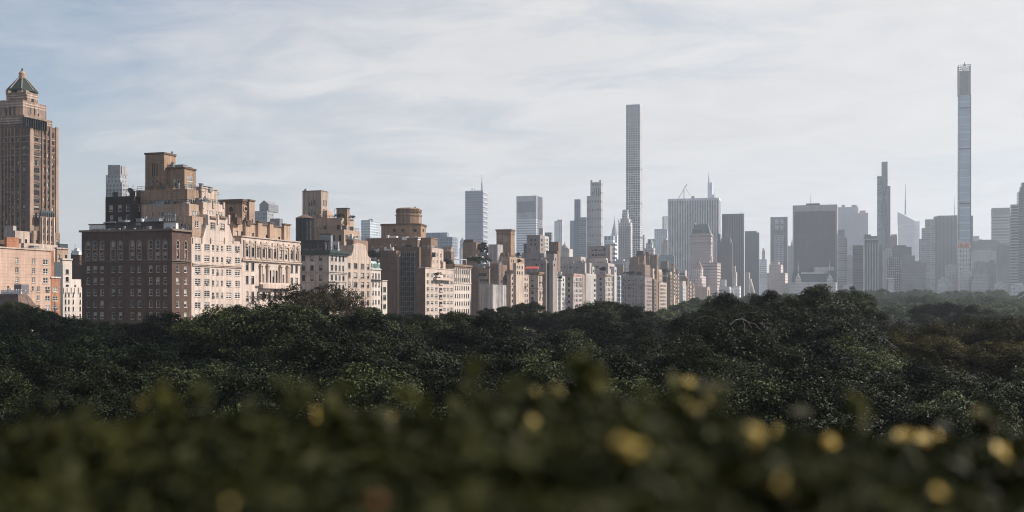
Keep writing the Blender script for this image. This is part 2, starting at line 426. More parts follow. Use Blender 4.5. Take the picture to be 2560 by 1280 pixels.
for x in (3.5, 12, 20, 27.5, 38, 52): b.nbox('pilaster', TOWP, sh['Y0'], x-1, x+1, 320, 600, .4)
m = MB()
for x0, x1 in ((105.5, 113.5), (115.5, 123.5)):
    for y in lin(337.5, 520, 11): b.wbox('spandrel', BROWN, SH, x0, x1, y, y+7.4, .12, at=110)
YS = YatX(73, SH)
t1 = b.vol('tier', STRIPE, Y=YS+3, xl=-70, xc=60, xr=131, yt=291, yb=330, N=[([5, 16, 28, 42], 5, [(300, 313)], 'plain')], W=[([78, 92], 3.5, [(296, 308)], 'plain')])
b.vol('penthouse', GLZ, Y=YS+2, xl=62, xc=68, xr=117, yt=297, yb=320)
m = MB(); a, c = YatX(66, SH+1.2), YatX(117, SH+1.2)
for i in range(10):
    y = a+(c-a)*i/9; m.box(SH-.5, y-.12, zat(320, SH, YS), SH+1.2, y+.12, zat(297, SH, YS))
m.box(SH-.6, a-.3, zat(296, SH, YS), SH+1.5, c+.3, zat(297, SH, YS)-.05); b.add('glazing_bar', m, DARKM)
t2 = b.vol('tier', STRIPE, Y=YS+8, xl=4, xc=57, xr=116, yt=254, yb=300, N=[([16, 26, 36], 4.5, [(262, 287)], 'plain')], W=[([76.5, 86.5, 96], 4, [(264, 285)], 'plain', {'at': 76})])
b.vol('tier', STRIPE, Y=YS+9, xl=-60, xc=12, xr=None, dw=10, yt=255, yb=300)
t3 = b.vol('belvedere', STRIPE, Y=YS+11, xl=16, xc=67, xr=95, yt=233, yb=262, N=[([31, 56], 6.5, [(243, 258)], 'arch')], W=[([81.5], 7, [(247, 261)], 'arch', {'at': 81})])
for (x0, x1) in ((16, 23), (44, 56), (60, 67)): b.nbox('pinnacle', STRIPE, t3['Y0'], x0, x1, 226, 236, .4, thick=1.4)
def stripes(v, y0, y1, step, h):
    m = MB(); y = y0
    while y < y1: m.box(v['X0']-.1, v['Y0']-.1, zat(y+h, v['X1'], v['Y0']), v['X1']+.1, v['Y1']-.1, zat(y, v['X1'], v['Y0'])); y += step
    b.add('stone_cladding', m, CREAM2)
for q, y0, y1 in ((t1, 293, 329), (t2, 255.5, 262), (t2, 288, 299), (t3, 234.5, 242)): stripes(q, y0, y1, 6.2, 2.6)
cx = XatY(55.5, YS+18); cy = YS+18; sc = dep(cx, cy)/F; z0 = zat(231, cx, cy)
m = MB(); m.lathe(cx, cy, [(37.5*sc, z0), (36*sc, z0+.6), (8.5*sc, zat(195, cx, cy))], 8, 0, math.pi/8+TH); b.add('roof', m, COPR)
m = MB()
for i in range(8):
    t = 2*math.pi*i/8+math.pi/8+TH; f = lambda r, z: (cx+r*math.cos(t), cy+r*math.sin(t), z)
    m.tube(f(36.3*sc, z0+.6), f(8.7*sc, zat(195, cx, cy)), .16, .13, 5)
b.add('roof_rib', m, CREAM2)
zl = lambda y: zat(y, cx, cy)
m = MB(); m.lathe(cx, cy, [(8.6*sc, zl(196)), (8.8*sc, zl(191)), (7.4*sc, zl(190)), (8.2*sc, zl(188)), (8.4*sc, zl(183)), (7*sc, zl(181.5)), (5.5*sc, zl(179)), (2.4*sc, zl(178))], 14); b.add('lantern', m, GOLD)
m = MB(); m.lathe(cx, cy, [(2.2*sc, zl(178.3)), (1.9*sc, zl(172)), (.6*sc, zl(170.5))], 10); b.add('finial', m, DARKM)
# lower terraces of the tower
b.vol('lower_bay', STRIPE, XF=SH+7, xl=98, xc=101, xr=136, yt=545, W=[([108.5, 118.5, 128.5], 4, rows(549, 19, 5, 14), 'plain', {'at': 101})])
for x in (104, 113.5, 123.5, 133.5): b.wbox('pilaster', CREAM2, SH+7, x-1.2, x+1.2, 543, 622, .5)
b.vol('conservatory', GLZ, XF=SH+3, xl=99, xc=103, xr=135, yt=529, yb=546)
m = MB(); a, c = YatX(103, SH+3.2), YatX(135, SH+3.2)
for i in range(7):
    y = a+(c-a)*i/6; m.box(SH+2.9, y-.12, zat(546, SH, YS), SH+3.25, y+.12, zat(529, SH, YS))
b.add('glazing_bar', m, DARKM)
b.vol('lower_wing', STRIPE, XF=SH+6, xl=78, xc=84, xr=100, yt=581, W=[([92.5], 5, rows(594, 18, 2, 14), 'plain', {'at': 92})])
b.vol('lower_wing', STRIPE, XF=SH+6, xl=134, xc=136.4, xr=150, yt=586, W=[([143.5], 5, rows(598, 18, 2, 14), 'plain', {'at': 143})])
b.vol('lower_wing', GREYST, XF=SH+8, xl=9, xc=33, xr=41, yt=569)
b.vol('lower_wing', CREAM2, XF=SH+9, xl=30, xc=38, xr=74, yt=581, W=[([50.5, 65], 5.5, [(596, 607)], 'plain')])
b.vol('base', CREAM2, XF=SH+10, xl=-60, xc=60, xr=152, yt=612, W=[([84, 101, 119], 4, [(620, 634)], 'plain')])
b.done()

# ---- peach brick block at the edge of the frame ------------------------------
b = Bld('peach_brick_apartments', 'peach brick apartment house with few white framed windows, beside the red brick strip', 'building', full=True, frame=FR_W, seed=3)
at = {'at': 42}
v = b.vol('wall', PEACH, XF=AV, xc=-70, xr=128, yt=624.5, dl=16, W=[([42.4], 8.6, rows(644, 23.9, 3, 14), 'case', at), ([84.4], 7.4, rows(646.5, 23.3, 3, 13.5), 'case', {'at': 84}),
    ([114], 13, rows(648, 23, 3, 14), 'grid', {'at': 114}), ([20.7, 38, 61.5, 82.5], 5.5, [(715.5, 727)], 'dh', {'at': 60}), ([96.2], 8, rows(716, 22.8, 4, 13), 'case', {'at': 96}),
    ([119.3], 12.4, rows(716.5, 22.8, 5, 13), 'grid', {'at': 119}), ([-16, -40], 8, rows(642, 24, 4, 14), 'case', {'at': -16})], cop=(.3, .2, CREAM2))
b.vol('penthouse', BRK_OR, XF=AV-5, xl=10, xc=17, xr=48, yt=600, yb=640)
b.vol('penthouse', BROWN, XF=AV-7, xc=-70, xr=17, yt=603, yb=640)
b.clutter(v, 8, GREYM, 1.8)
b.done()
b = Bld('red_brick_house', 'narrow red brick apartment house with paired windows between peach block and white stepped block', 'building', full=True, seed=4)
b.vol('wall', BRK_OR, XF=AV+.1, xc=128.2, xr=151, yt=703, dl=12, W=[([138.3], 12.5, rows(716.8, 22.8, 5, 12.8), 'grid', {'at': 138})], cop=(.3, .15, WHITE))
b.vol('tower', BRK_OR, XF=AV-.6, xc=128.2, xr=135, yt=634, dl=8, yb=706)
b.vol('glazed_rear', GLZ, XF=AV-9, xl=128, xc=135, xr=157, yt=662, dl=8)
b.done()
b = Bld('mansard_house', 'low brown slate mansard roof house in front of the peach brick block', 'house', seed=5)
Y = 168.0; b.ensure(XatY(47, Y), Y)
x0, x1, x2, x3 = (XatY(p, Y) for p in (-60, 47, -20, 47)); x3 -= 1.7; YE = YatX(101, x1); zt, zb = zat(735, x3, Y+2), zat(776, x1, Y)
m = MB(); m.prism([(x0, Y), (x1, Y), (x1, YE), (x0, YE)], zb, zt, 0, [(x2, Y+1.7), (x3, Y+1.7), (x3, YE-1.7), (x2, YE-1.7)]); b.add('roof', m, SLATE)
m = MB(); m.box(x0+.3, Y+.3, -2, x1-.3, YE-.3, zb-.02); b.add('wall', m, CREAM2)
m = MB(); m.box(x2, Y+2.4, zt+.004, x3, Y+2.5, zt+.5); m.box(x2, Y+2.4, zt+.6, x3+1, Y+2.55, zt+.75)
for i in range(9): m.box(x2+(x3-x2)*i/8-.05, Y+2.38, zt, x2+(x3-x2)*i/8+.05, Y+2.57, zt+.9)
b.add('railing', m, WHITEM)
m = MB(); q0, q1 = XatY(40, Y+4), XatY(58, Y+4); m.box(q0, Y+3.5, zt+.003, q1, Y+5.5, zat(711, q1, Y+4)); b.add('mechanical_box', m, plain('box_grey', (.13, .12, .13), .6))
m = MB(); m.poly([(x0+2.8, Y+.18, zb+.35), (XatY(9, Y), Y+.18, zb+.35), (XatY(9, Y), Y+1.1, zt-1.4), (x0+2.8, Y+1.1, zt-1.4)]); b.add('skylight', m, GLZ)
b.done()

# ---- white stepped block seen in the gap ---------------------------------------
b = Bld('white_stepped_apartments', 'white stepped apartment block in the gap left of the dark brick building', 'building', full=False, seed=6, frame=FR_D)
b.vol('wall', WHITE, XF=-186, xl=149, xc=151, xr=205, yt=724, W=[([154.3, 164, 172.2, 183.2, 200.5], 3.8, rows(731, 18, 5, 11.5), 'plain', {'at': 164})])
b.vol('tower', WHITE, XF=-186.6, xl=150, xc=156, xr=180, yt=657, W=[([168], 8, rows(673.5, 19, 3, 11.5), 'dh', {'at': 168})], cop=(.4, .2, WHITE))
b.vol('tier', WHITE, XF=-187.5, xl=170, xc=178, xr=203, yt=705, W=[([188], 5, [(713, 724)], 'plain')])
for x in (157, 166, 176, 184, 194): b.wbox('buttress', WHITE, -186.3, x-1, x+1, 719, 733, .5)
b.done()
b = Bld('tan_stepped_house', 'small tan stepped block with glazed roof room at the foot of the pyramid roofed tower', 'building', seed=7, frame=FR_D)
b.vol('wall', TAN2, XF=-225, xl=138, xc=142, xr=171, yt=628, W=[([148, 165], 5, [(636, 647)], 'plain')], cop=(.4, .2, CREAM2))
b.vol('roof_room', GLZ, XF=-226, xl=144, xc=149, xr=170, yt=615, yb=630, cop=(.3, .2, GREENP))
b.done()
b = Bld('brown_rear_block', 'brown brick rear block with white flue beside the left edge of the dark brick building', 'building', seed=8)
v = b.vol('wall', BROWN, Y=300, xl=177, xc=199, xr=206, yt=637); b.vol('tier', BROWN, Y=285, xl=181, xc=206, xr=212, yt=667); b.clutter(v, 3, WHITEM, 1.5); b.done()

# ---- dark brick building ------------------------------------------------------------
b = Bld('dark_brick_apartments', 'dark red brick apartment building with arched top floor windows and shaded side wall', 'building', full=True, seed=9)
nc = [220.5, 237.8, 255, 283.2, 300.8, 330.6, 348.2, 376.8, 394.6, 412.8]
rr = rows(663.5, 29.5, 5, 16.5)+[(811, 827)]
v = b.vol('wall', BRK_DK, XF=AV, xl=204, xc=429.5, xr=478.3, yt=583, N=[(nc, 8.3, rr, 'dh'), (nc, 8.3, [(629.5, 647)], 'dh'), (nc, 8.3, [(600, 620.5)], 'arch')],
          W=[([444, 463.8], 7, rr, 'dh'), ([444, 463.8], 7, [(629.5, 647)], 'dh'), ([444, 463.8], 7, [(600, 620.5)], 'arch')], cop=(.55, .5, wallmat('brown_cornice', (.2, .15, .125))))
b.belt(v, 649.5, 2.2, .35, wallmat('brown_cornice', (.2, .15, .125))); b.belt(v, 655, 1.2, .2, wallmat('brown_cornice', (.2, .15, .125)))
SUR = wallmat('arch_surround_stone', (.23, .175, .145), .2)
def arch_ring(x, rz, w, zb, zs, t):
    """raised stone band round a tall round headed opening"""
    m = MB(); r0, r1 = w/2+.12, w/2+.12+t; n = 10
    m.box(-r1, -.14, 0, -r0, -.002, zs-zb); m.box(r0, -.14, 0, r1, -.002, zs-zb)
    for i in range(n):
        a, c = math.pi*i/n, math.pi*(i+1)/n
        p = [(r0*math.cos(a), r0*math.sin(a)+zs-zb), (r1*math.cos(a), r1*math.sin(a)+zs-zb), (r1*math.cos(c), r1*math.sin(c)+zs-zb), (r0*math.cos(c), r0*math.sin(c)+zs-zb)]
        m.poly([(q[0], -.14, q[1]) for q in reversed(p)])
        m.quad((p[1][0], -.14, p[1][1]), (p[1][0], 0, p[1][1]), (p[2][0], 0, p[2][1]), (p[2][0], -.14, p[2][1]))
    return m
d0 = dep(v['X1'], v['Y0'])/F
ring = arch_ring(0, 0, 8.3*d0, zat(649, AV, v['Y0']), zat(606, AV, v['Y0']), .32).mesh('arch_surround', [SUR])
for c in nc: link('arch_surround', ring, b.root, Vector((XatY(c, v['Y0']), v['Y0'], zat(649, AV, v['Y0'])))-Vector(b.O))
for c in (444, 463.8):
    o = link('arch_surround', ring, b.root, Vector((AV, YatX(c, AV), zat(649, AV, v['Y0'])))-Vector(b.O)); o.rotation_euler.z = math.pi/2; o.scale.x = .85
Yp = v['Y0']+4
p1 = b.vol('penthouse', wallmat('penthouse_dark', (.07, .06, .058)), Y=Yp, xl=263, xc=409, xr=None, dw=8, yt=562, z1=None, yb=590, N=[([308, 335, 349, 361], 6, [(567, 580)], 'plain')], cop=(.25, .4, DARKM))
p2 = b.vol('sunroom', WHITEM, Y=Yp-.5, xl=223, xc=262, xr=None, dw=6, yt=568, yb=590, N=[(lin(227, 258, 8), 3.2, [(571, 582)], 'plain')], cop=(.2, .2, DARKM))
p3 = b.vol('sunroom', WHITEM, Y=Yp-1, xl=409.5, xc=440, xr=446, yt=562, yb=590, N=[([420], 12, [(566, 578)], 'band'), ([434], 7, [(567, 578)], 'tri')], cop=(.2, .25, DARKM))
b.nbox('terrace_screen', GLZ, Yp-.2, 271, 291, 569, 590, .05)
for x in lin(414, 437, 5):
    m = MB(); xx = XatY(x, Yp+3); zb, zt = zat(566, xx, Yp), zat(538, xx, Yp); m.tube((xx, Yp+3, zb), (xx, Yp+3, zt), .2, .2, 8); m.tube((xx, Yp+3, zt), (xx, Yp+3, zt+.5), .34, .34, 8); b.add('flue', m, GREYM)
for x in (462, 466.5, 470):
    m = MB(); xx = XatY(x, Yp+6); zb, zt = zat(581, xx, Yp), zat(555, xx, Yp); m.tube((xx, Yp+6, zb), (xx, Yp+6, zt), .22, .2, 8); b.add('flue', m, GREYM)
Yt = Yp+8
tw = b.vol('tower', wallmat('soot_brick', (.045, .033, .03), .2, .9, .5, .2, .3), Y=Yt, xl=263.5, xc=335.5, xr=358, yt=496, yb=590,
      N=[([277.5, 300, 319.5], 8.5, [(511, 527)], 'arch'), ([279, 319.5], 8, [(536.5, 552)], 'arch'), ([300], 8.5, [(541, 560)], 'arch')], W=[([346], 6.5, [(510, 526)], 'arch')])
b.rail(tw, FR_D, 1.8)
b.clutter(p1, 7, GREYM, 1.8); b.clutter(tw, 4, DARKM, 1.6); b.clutter(v, 8, GREYM, 1.3)
b.nbox('drain_pipe', WHITEM, Yp+1, 262, 290, 554.5, 556.5, .3); b.nbox('vent_box', WHITEM, Yp+1, 353, 361, 548, 561, .8)
b.done()

# ---- cream stepped building -----------------------------------------------------------
b = Bld('cream_stepped_apartments', 'cream apartment building stepping up in terraces to a tan top tower with round window', 'building', full=True, seed=10)
Y0 = YatX(478.6, AV)
wc = [494.6, 517.7]; nr = [532.8, 543.7, 555.4]; w2 = [572, 594]
ry = [(608.7, 624), (637.4, 653), (668.4, 684), (696.3, 712), (726.3, 742), (755.3, 771), (785, 800)]
A = {'at': 494.6}
ry2 = [(y+1, z+1) for y, z in ry]
v = b.vol('wall', CREAM, XF=AV, xc=478.6, xr=604.6, yt=599, dl=24, W=[(wc, 13.8, ry, 'case', A), (nr, 5.4, [(y+5, z+3) for y, z in ry], 'dh', {'at': 543}), (w2, 12.6, [(y+5, z+4.4) for y, z in ry], 'case', {'at': 572})])
b.wbox('belt_course', CREAM2, AV, 481, 604, 656.5, 661, .35); b.wbox('belt_course', CREAM2, AV, 481, 604, 663, 664.5, .25)
for xx in (482, 505, 527, 561, 583, 602): b.wbox('parapet_panel', CREAM2, AV, xx-1, xx+1, 594, 608, .25)
G = b.vol('gable_bay', CREAM, XF=AV+.02, xc=518, xr=573, yt=542, dl=10, yb=600.2, W=[([532, 556], 13, [(556, 573), (584, 600)], 'case', {'at': 532, 'frame': FR_T})])
a1, a2, a3, a4 = (YatX(p, AV+.02) for p in (507, 518, 573, 584)); zz = zat(600, AV, a1)+.72; zt = zat(556, AV, a2)
m = MB(); m.poly([(AV+.02, a1, zz-.3), (AV+.02, a2-.01, zz-.3), (AV+.02, a2-.01, zt)]); m.poly([(AV-.9, a1, zz-.3), (AV-.9, a2-.01, zt), (AV-.9, a2-.01, zz-.3)]); m.quad((AV+.02, a1, zz-.3), (AV+.02, a2-.01, zt), (AV-.9, a2-.01, zt), (AV-.9, a1, zz-.3))
m.poly([(AV+.02, a3+.01, zz-.3), (AV+.02, a4, zz-.3), (AV+.02, a3+.01, zt)]); m.poly([(AV-.9, a3+.01, zz-.3), (AV-.9, a3+.01, zt), (AV-.9, a4, zz-.3)]); m.quad((AV+.02, a4, zz-.3), (AV-.9, a4, zz-.3), (AV-.9, a3+.01, zt), (AV+.02, a3+.01, zt))
b.add('gable_shoulder', m, CREAM)
for x in (519.5, 544, 571.5): b.wbox('pier', CREAM, AV+.02, x-1.8, x+1.8, 537, 560, .3)
for (x0, x1) in ((524, 541), (548, 565)): b.wbox('window_balcony', BROWN2, AV+.02, x0, x1, 540, 545, .5)
T0 = b.vol('tier', CREAM2, Y=Y0+9, xl=480, xc=507, xr=563, yt=511, yb=600, W=[([525, 548], 16, [(526, 541)], 'wide', {'at': 525}), ([575], 1, [(500, 501)], 'plain')], parapet=True); b.rail(T0, FR_D)
for x in (508, 533, 559): b.wbox('pier', CREAM2, T0['X1'], x-2, x+2, 506, 520, .25)
T00 = b.vol('top_house', CREAM2, Y=Y0+12, xl=490, xc=504, xr=544, yt=476, yb=560, W=[([511.6], 8, [(494, 508)], 'grid', {'at': 511}), ([523.5, 534.5], 8, [(499, 515)], 'pair', {'at': 523})], cop=(.3, .2, CREAM2))
b.nbox('pinnacle', CREAM2, T00['Y0'], 501, 505, 471, 478, .2, thick=1.2)
T1 = b.vol('tier', TAN2, Y=Y0+1.5, xl=354, xc=480, xr=517, yt=546, N=[([453], 5, [(552, 565)], 'dh')], W=[([492], 10, [(552, 569)], 'case', {'at': 492}), ([508], 9, [(560, 584)], 'wide', {'at': 508})])
T2 = b.vol('tier', TAN2, Y=Y0+3.5, xl=354, xc=472, xr=508, yt=515, N=[([382, 404, 425], 8, [(527, 540)], 'pair')], W=[([487], 17, [(527, 543)], 'wide', {'at': 487})]); b.rail(T2)
T3 = b.vol('tier', TAN, Y=Y0+6, xl=341, xc=468, xr=504, yt=478, N=[([381], 9, [(500, 515)], 'dh'), ([422, 435], 9, [(498, 512)], 'pair')], W=[([482], 19, [(497, 511)], 'wide', {'at': 482})]); b.rail(T3)
T4 = b.vol('upper_block', TAN, Y=Y0+9, xl=408, xc=461, xr=490, yt=427, N=[([436, 447.5], 8, [(447.5, 466)], 'pair')], W=[([475], 16, rows(440, 18, 2, 14), 'band', {'at': 475, 'frame': WHITEM})], cop=(.4, .25, BROWN))
T5 = b.vol('top_tower', TAN, Y=Y0+8, xl=363, xc=410, xr=440, yt=391, N=[([381, 391], 8.5, [(449, 467)], 'plain'), ([381, 386.6, 392.5], 2.6, [(408, 440)], 'open', {'var': 0})], W=[([418], 7, [(421, 432)], 'plain', {'at': 418})], cop=(.5, .2, BROWN))
m = MB(); yy = YatX(425.5, T5['X1']); zc = zat(417.5, T5['X1'], yy); r = 6.8*dep(T5['X1'], yy)/F
def disc(m, X, y, z, r0, r1, dx, mi=0, n=20):
    for i in range(n):
        a, c = 2*math.pi*i/n, 2*math.pi*(i+1)/n; P = lambda rr, t, x: (x, y+rr*1.35*math.cos(t), z+rr*math.sin(t))
        if r0 <= 0: m.poly([P(r1, a, X+dx), P(r1, c, X+dx), (X+dx, y, z)], mi)
        else:
            m.quad(P(r0, a, X+dx), P(r1, a, X+dx), P(r1, c, X+dx), P(r0, c, X+dx), mi); m.quad(P(r1, a, X), P(r1, c, X), P(r1, c, X+dx), P(r1, a, X+dx), mi)
disc(m, T5['X1'], yy, zc, r*.75, r*1.1, .3, 0); disc(m, T5['X1'], yy, zc, 0, r*.76, .05, 1); b.add('round_window', m, [CREAM2, GLASS])
m = MB(); xx, yy = T5['X1']-1.5, T5['Y0']+6; m.tube((xx, yy, T5['z1']), (xx, yy, zat(379, xx, yy)), .3, .3, 8); b.add('flue', m, GREYM)
b.clutter(T4, 5, GREYM, 1.8); b.clutter(T3, 5, TAN, 1.8); b.clutter(T2, 4, GREYM, 1.6); b.clutter(T0, 4, GREYM, 1.5); b.clutter(T00, 3, GREYM, 1.4); b.clutter(v, 4, GREYM, 1.2)
b.done()

# ---- ornate cream building ---------------------------------------------------------------
b = Bld('ornate_stone_apartments', 'cream stone building with carved frieze, tall windows and a triple gothic arch window', 'building', full=True, seed=11, frame=FR_D)
oc = [617.8, 631.9, 645.7, 659.2, 673.6, 687.9, 701.7, 715.5, 729.3, 741.3]; L2 = [617.8, 631.9, 729.3, 741.3]; A = {'at': 617.8}
v = b.vol('wall', CREAM, XF=AV, xc=605, xr=750.5, yt=598, dl=20, W=[(oc, 6.2, [(618, 641)], 'dh', A), (L2, 6.2, [(656.5, 676.5)], 'dh', A), (L2, 6.2, [(689.7, 709.8)], 'dh', A),
    (oc, 6.2, [(728.7, 752), (768, 790)], 'dh', A), ([675.7, 683.7, 691.6], 5.2, [(675.5, 709.5)], 'arch', {'at': 675.7}), ([658.4], 5, [(685.5, 710)], 'dh', {'at': 658}), ([708.3], 5, [(687, 710)], 'dh', {'at': 708})], cop=(.35, .3, CREAM2))
b.wbox('belt_course', CREAM2, AV, 604, 750.5, 648.5, 651.5, .55, at=605); b.wbox('belt_course', CREAM2, AV, 605, 750, 644, 647, .25, at=605)
mids = [(oc[i]+oc[i+1])/2 for i in range(9)]+[610, 747.5]
for x in mids: b.wbox('pilaster', CREAM2, AV, x-1.5, x+1.5, 600, 646, .35, at=610)
m = MB(); rs = random.Random(5)
for x in oc:
    for k in range(9):
        px = x+rs.uniform(-4.5, 4.5); py = 604+rs.uniform(0, 10)+((x-605)*.094); y = YatX(px, AV); s = rs.uniform(.25, .5); m.box(AV, y-s, zat(py, AV, y)-s*.6, AV+rs.uniform(.15, .4), y+s, zat(py, AV, y)+s*.6)
b.add('carved_frieze', m, CREAM2)
for x in (649.5, 653, 666.5, 669.5, 698, 701.5, 716.5, 720): b.wbox('column', CREAM2, AV, x-1, x+1, 663, 712, .55, at=660)
for x in (651, 668, 700, 718): b.wbox('column_capital', CREAM2, AV, x-3.2, x+3.2, 660, 665.5, .8, at=660)
b.wbox('balcony', CREAM2, AV, 648, 723, 711, 721, 1.3, at=660); b.wbox('balcony_rail', CREAM, AV+1.1, 648, 723, 706.5, 710.8, .2, at=660)
pf = b.vol('penthouse_floor', TAN2, XF=AV-4, xl=574, xc=582, xr=722, yt=560, W=[([592, 606], 6.5, [(577, 594)], 'plain', {'at': 592}), ([621, 633], 5, [(581, 596)], 'plain', {'at': 621}), ([651.5, 667], 5, [(585, 600)], 'plain', {'at': 651}), ([681, 698], 4.5, [(590, 603)], 'plain', {'at': 681})], cop=(.35, .25, BROWN))
for x0, x1 in ((608, 619), (640, 650), (669, 678), (705, 720)): b.wbox('chimney', TAN2, AV-4, x0, x1, 552+(x0-608)*.1, 600, .8)
for x0, x1 in ((608, 619), (640, 650), (669, 678), (705, 720)): b.wbox('chimney_cap', BROWN, AV-4.02, x0-1, x1+1, 549+(x0-608)*.1, 552+(x0-608)*.1, 1.1)
pv = b.vol('pavilion', TAN, XF=AV-9, xl=551, xc=605, xr=623, yt=509, N=[([577.5], 6.5, [(537, 560)], 'arch')], W=[([613], 5, [(537, 552)], 'arch', {'at': 613})], cop=(.7, .45, BROWN))
b.vol('chimney_stack', TAN2, XF=AV-8.2, xl=612, xc=623.5, xr=637, yt=508, cop=(.5, .25, BROWN))
m = MB(); disc(m, pv['X1'], YatX(613, pv['X1']), zat(523.5, pv['X1'], pv['Y0']+4), .55, .95, .2, 0); disc(m, pv['X1'], YatX(613, pv['X1']), zat(523.5, pv['X1'], pv['Y0']+4), 0, .6, .04, 1); b.add('round_window', m, [TAN2, GLASS])
m = MB(); xq = XatY(577.5, pv['Y0']); zq = zat(523, xq, pv['Y0'])
for i in range(18):
    a, c = 2*math.pi*i/18, 2*math.pi*(i+1)/18; m.poly([(xq, pv['Y0']-.04, zq), (xq+.75*math.cos(a), pv['Y0']-.04, zq+.75*math.sin(a)), (xq+.75*math.cos(c), pv['Y0']-.04, zq+.75*math.sin(c))])
b.add('round_window', m, GLASS)
b.clutter(pf, 7, BROWN, 2.0)
b.done()

# ---- green cornice building ----------------------------------------------------------------
b = Bld('green_cornice_apartments', 'stone apartment building with dark green cornice and glazed penthouse', 'building', full=True, seed=12, frame=FR_D)
v = b.vol('wall', GREYST, XF=AV, xl=750, xc=822, xr=868.5, yt=632, N=[([758.8, 780, 801.8], 8, [(638, 652), (663, 676.5), (687, 702), (722, 738), (750, 765)], 'dh')],
    W=[([829.8, 839.8, 849, 858], 4.6, [(638, 652), (662.5, 676.5), (687.6, 701), (712, 726), (737, 751), (762, 776)], 'dh', {'at': 829.8})], cop=(.9, .9, GREEN), parapet=False)
b.belt(v, 678.5, 1.5, .3, GREYST); b.belt(v, 683, 1.2, .2, GREYST); b.belt(v, 703, 2, .25, GREYST)
b.vol('cornice_frieze', GREEN, Y=v['Y0']-.15, xl=750, xc=822.4, xr=868.6, yt=632.6, yb=636, parapet=False)
pg = b.vol('penthouse', wallmat('penthouse_dark', (.07, .06, .058)), Y=v['Y0']+5, xl=752, xc=812, xr=None, dw=6, yt=607, yb=632, N=[([765, 783, 800], 11, [(611, 622)], 'wide')], cop=(.3, .5, DARKM))
b.vol('stair_house', GREYM, Y=v['Y0']+7, xl=800, xc=827, xr=832, yt=591, yb=632, N=[([817], 5, [(613, 622)], 'plain')], cop=(.25, .3, DARKM))
b.vol('penthouse', GREYW, Y=v['Y0']+6, xl=831, xc=846, xr=848, yt=609, yb=632, N=[([836, 841], 4, [(613, 622)], 'plain')])
b.clutter(v, 3, GREYM, 1.6)
b.done()
# ---- tan tower with terraces behind it ---------------------------------------------------------
b = Bld('tan_terraced_apartments', 'tan terraced apartment block topped by a plain tower with narrow slit windows', 'building', full=False, seed=13, frame=FR_D)
Y0 = 372.0
t0 = b.vol('wall', TAN2, Y=Y0, xl=770, xc=860, xr=899, yt=578, N=[([835, 850], 6, [(587, 602)], 'plain')], W=[([867, 878], 7, [(588, 604)], 'wide', {'at': 867}), ([892], 4, [(590, 602)], 'plain', {'at': 892})]); b.rail(t0)
t1 = b.vol('tier', TAN2, Y=Y0+3, xl=784, xc=853, xr=885, yt=549, N=[([813], 5, [(563, 573)], 'plain'), ([846], 8, [(562, 577)], 'wide')], W=[([861, 879], 9, [(564, 578)], 'wide', {'at': 861})]); b.rail(t1)
b.vol('chimney_block', TAN, Y=Y0+6, xl=841, xc=868, xr=874, yt=526, yb=560, cop=(.3, .2, DARKM))
tt = b.vol('top_tower', wallmat('tan_tower_stucco', (.43, .34, .28), .12, .9, .3, .35), Y=Y0+8, xl=756, xc=803, xr=821, yt=482, N=[([773.7, 779.5, 785.5], 2.8, [(500, 514), (523, 537)], 'plain')], W=[([809, 812.3, 815.5], 1.9, [(500, 514), (523, 531)], 'plain', {'at': 809})], cop=(.3, .1, TAN))
b.vol('lower_annex', TAN2, Y=Y0+6, xl=806, xc=818, xr=831, yt=531, yb=560)
m = MB(); xx = XatY(765, Y0+12); zt = tt['z1']; m.tube((xx, Y0+12, zt), (xx, Y0+12, zat(472, xx, Y0+12)), .45, .3, 10); m.lathe(xx, Y0+12, [(1.3, zt+.7), (.9, zt+1.6), (.5, zt+2.2)], 10); b.add('roof_vent', m, GREYM)
b.clutter(t1, 4, TAN, 1.6)
b.done()
t = thing('water_tank_house', 'dark conical roofed water tank housing behind the green cornice building', 'water tank', (XatY(762, 356), 356.0, zat(612, XatY(762, 356), 356)))
sc = dep(t.location.x, 356)/F
m = MB(); m.lathe(0, 0, [(20*sc, 0), (20*sc, 66*sc)], 14); link('tank', m.mesh('tank', [plain('tank_dark', (.02, .021, .025), .6)]), t)
m = MB(); m.lathe(0, 0, [(24.5*sc, 66.1*sc), (20*sc, 68.5*sc), (2*sc, 76*sc), (1*sc, 80*sc)], 14); link('tank_roof', m.mesh('tank_roof', [BROWN]), t)
m = MB()
for i in range(14):
    a = 2*math.pi*i/14; m.tube((21.5*sc*math.cos(a), 21.5*sc*math.sin(a), -2), (21.5*sc*math.cos(a), 21.5*sc*math.sin(a), 66*sc), .13, .13, 5)
for z in (8, 26, 46, 64): m.lathe(0, 0, [(21.3*sc, z*sc), (21.8*sc, z*sc), (21.8*sc, z*sc+.2), (21.3*sc, z*sc+.2)], 14)
link('tank_frame', m.mesh('tank_frame', [DARKM]), t)

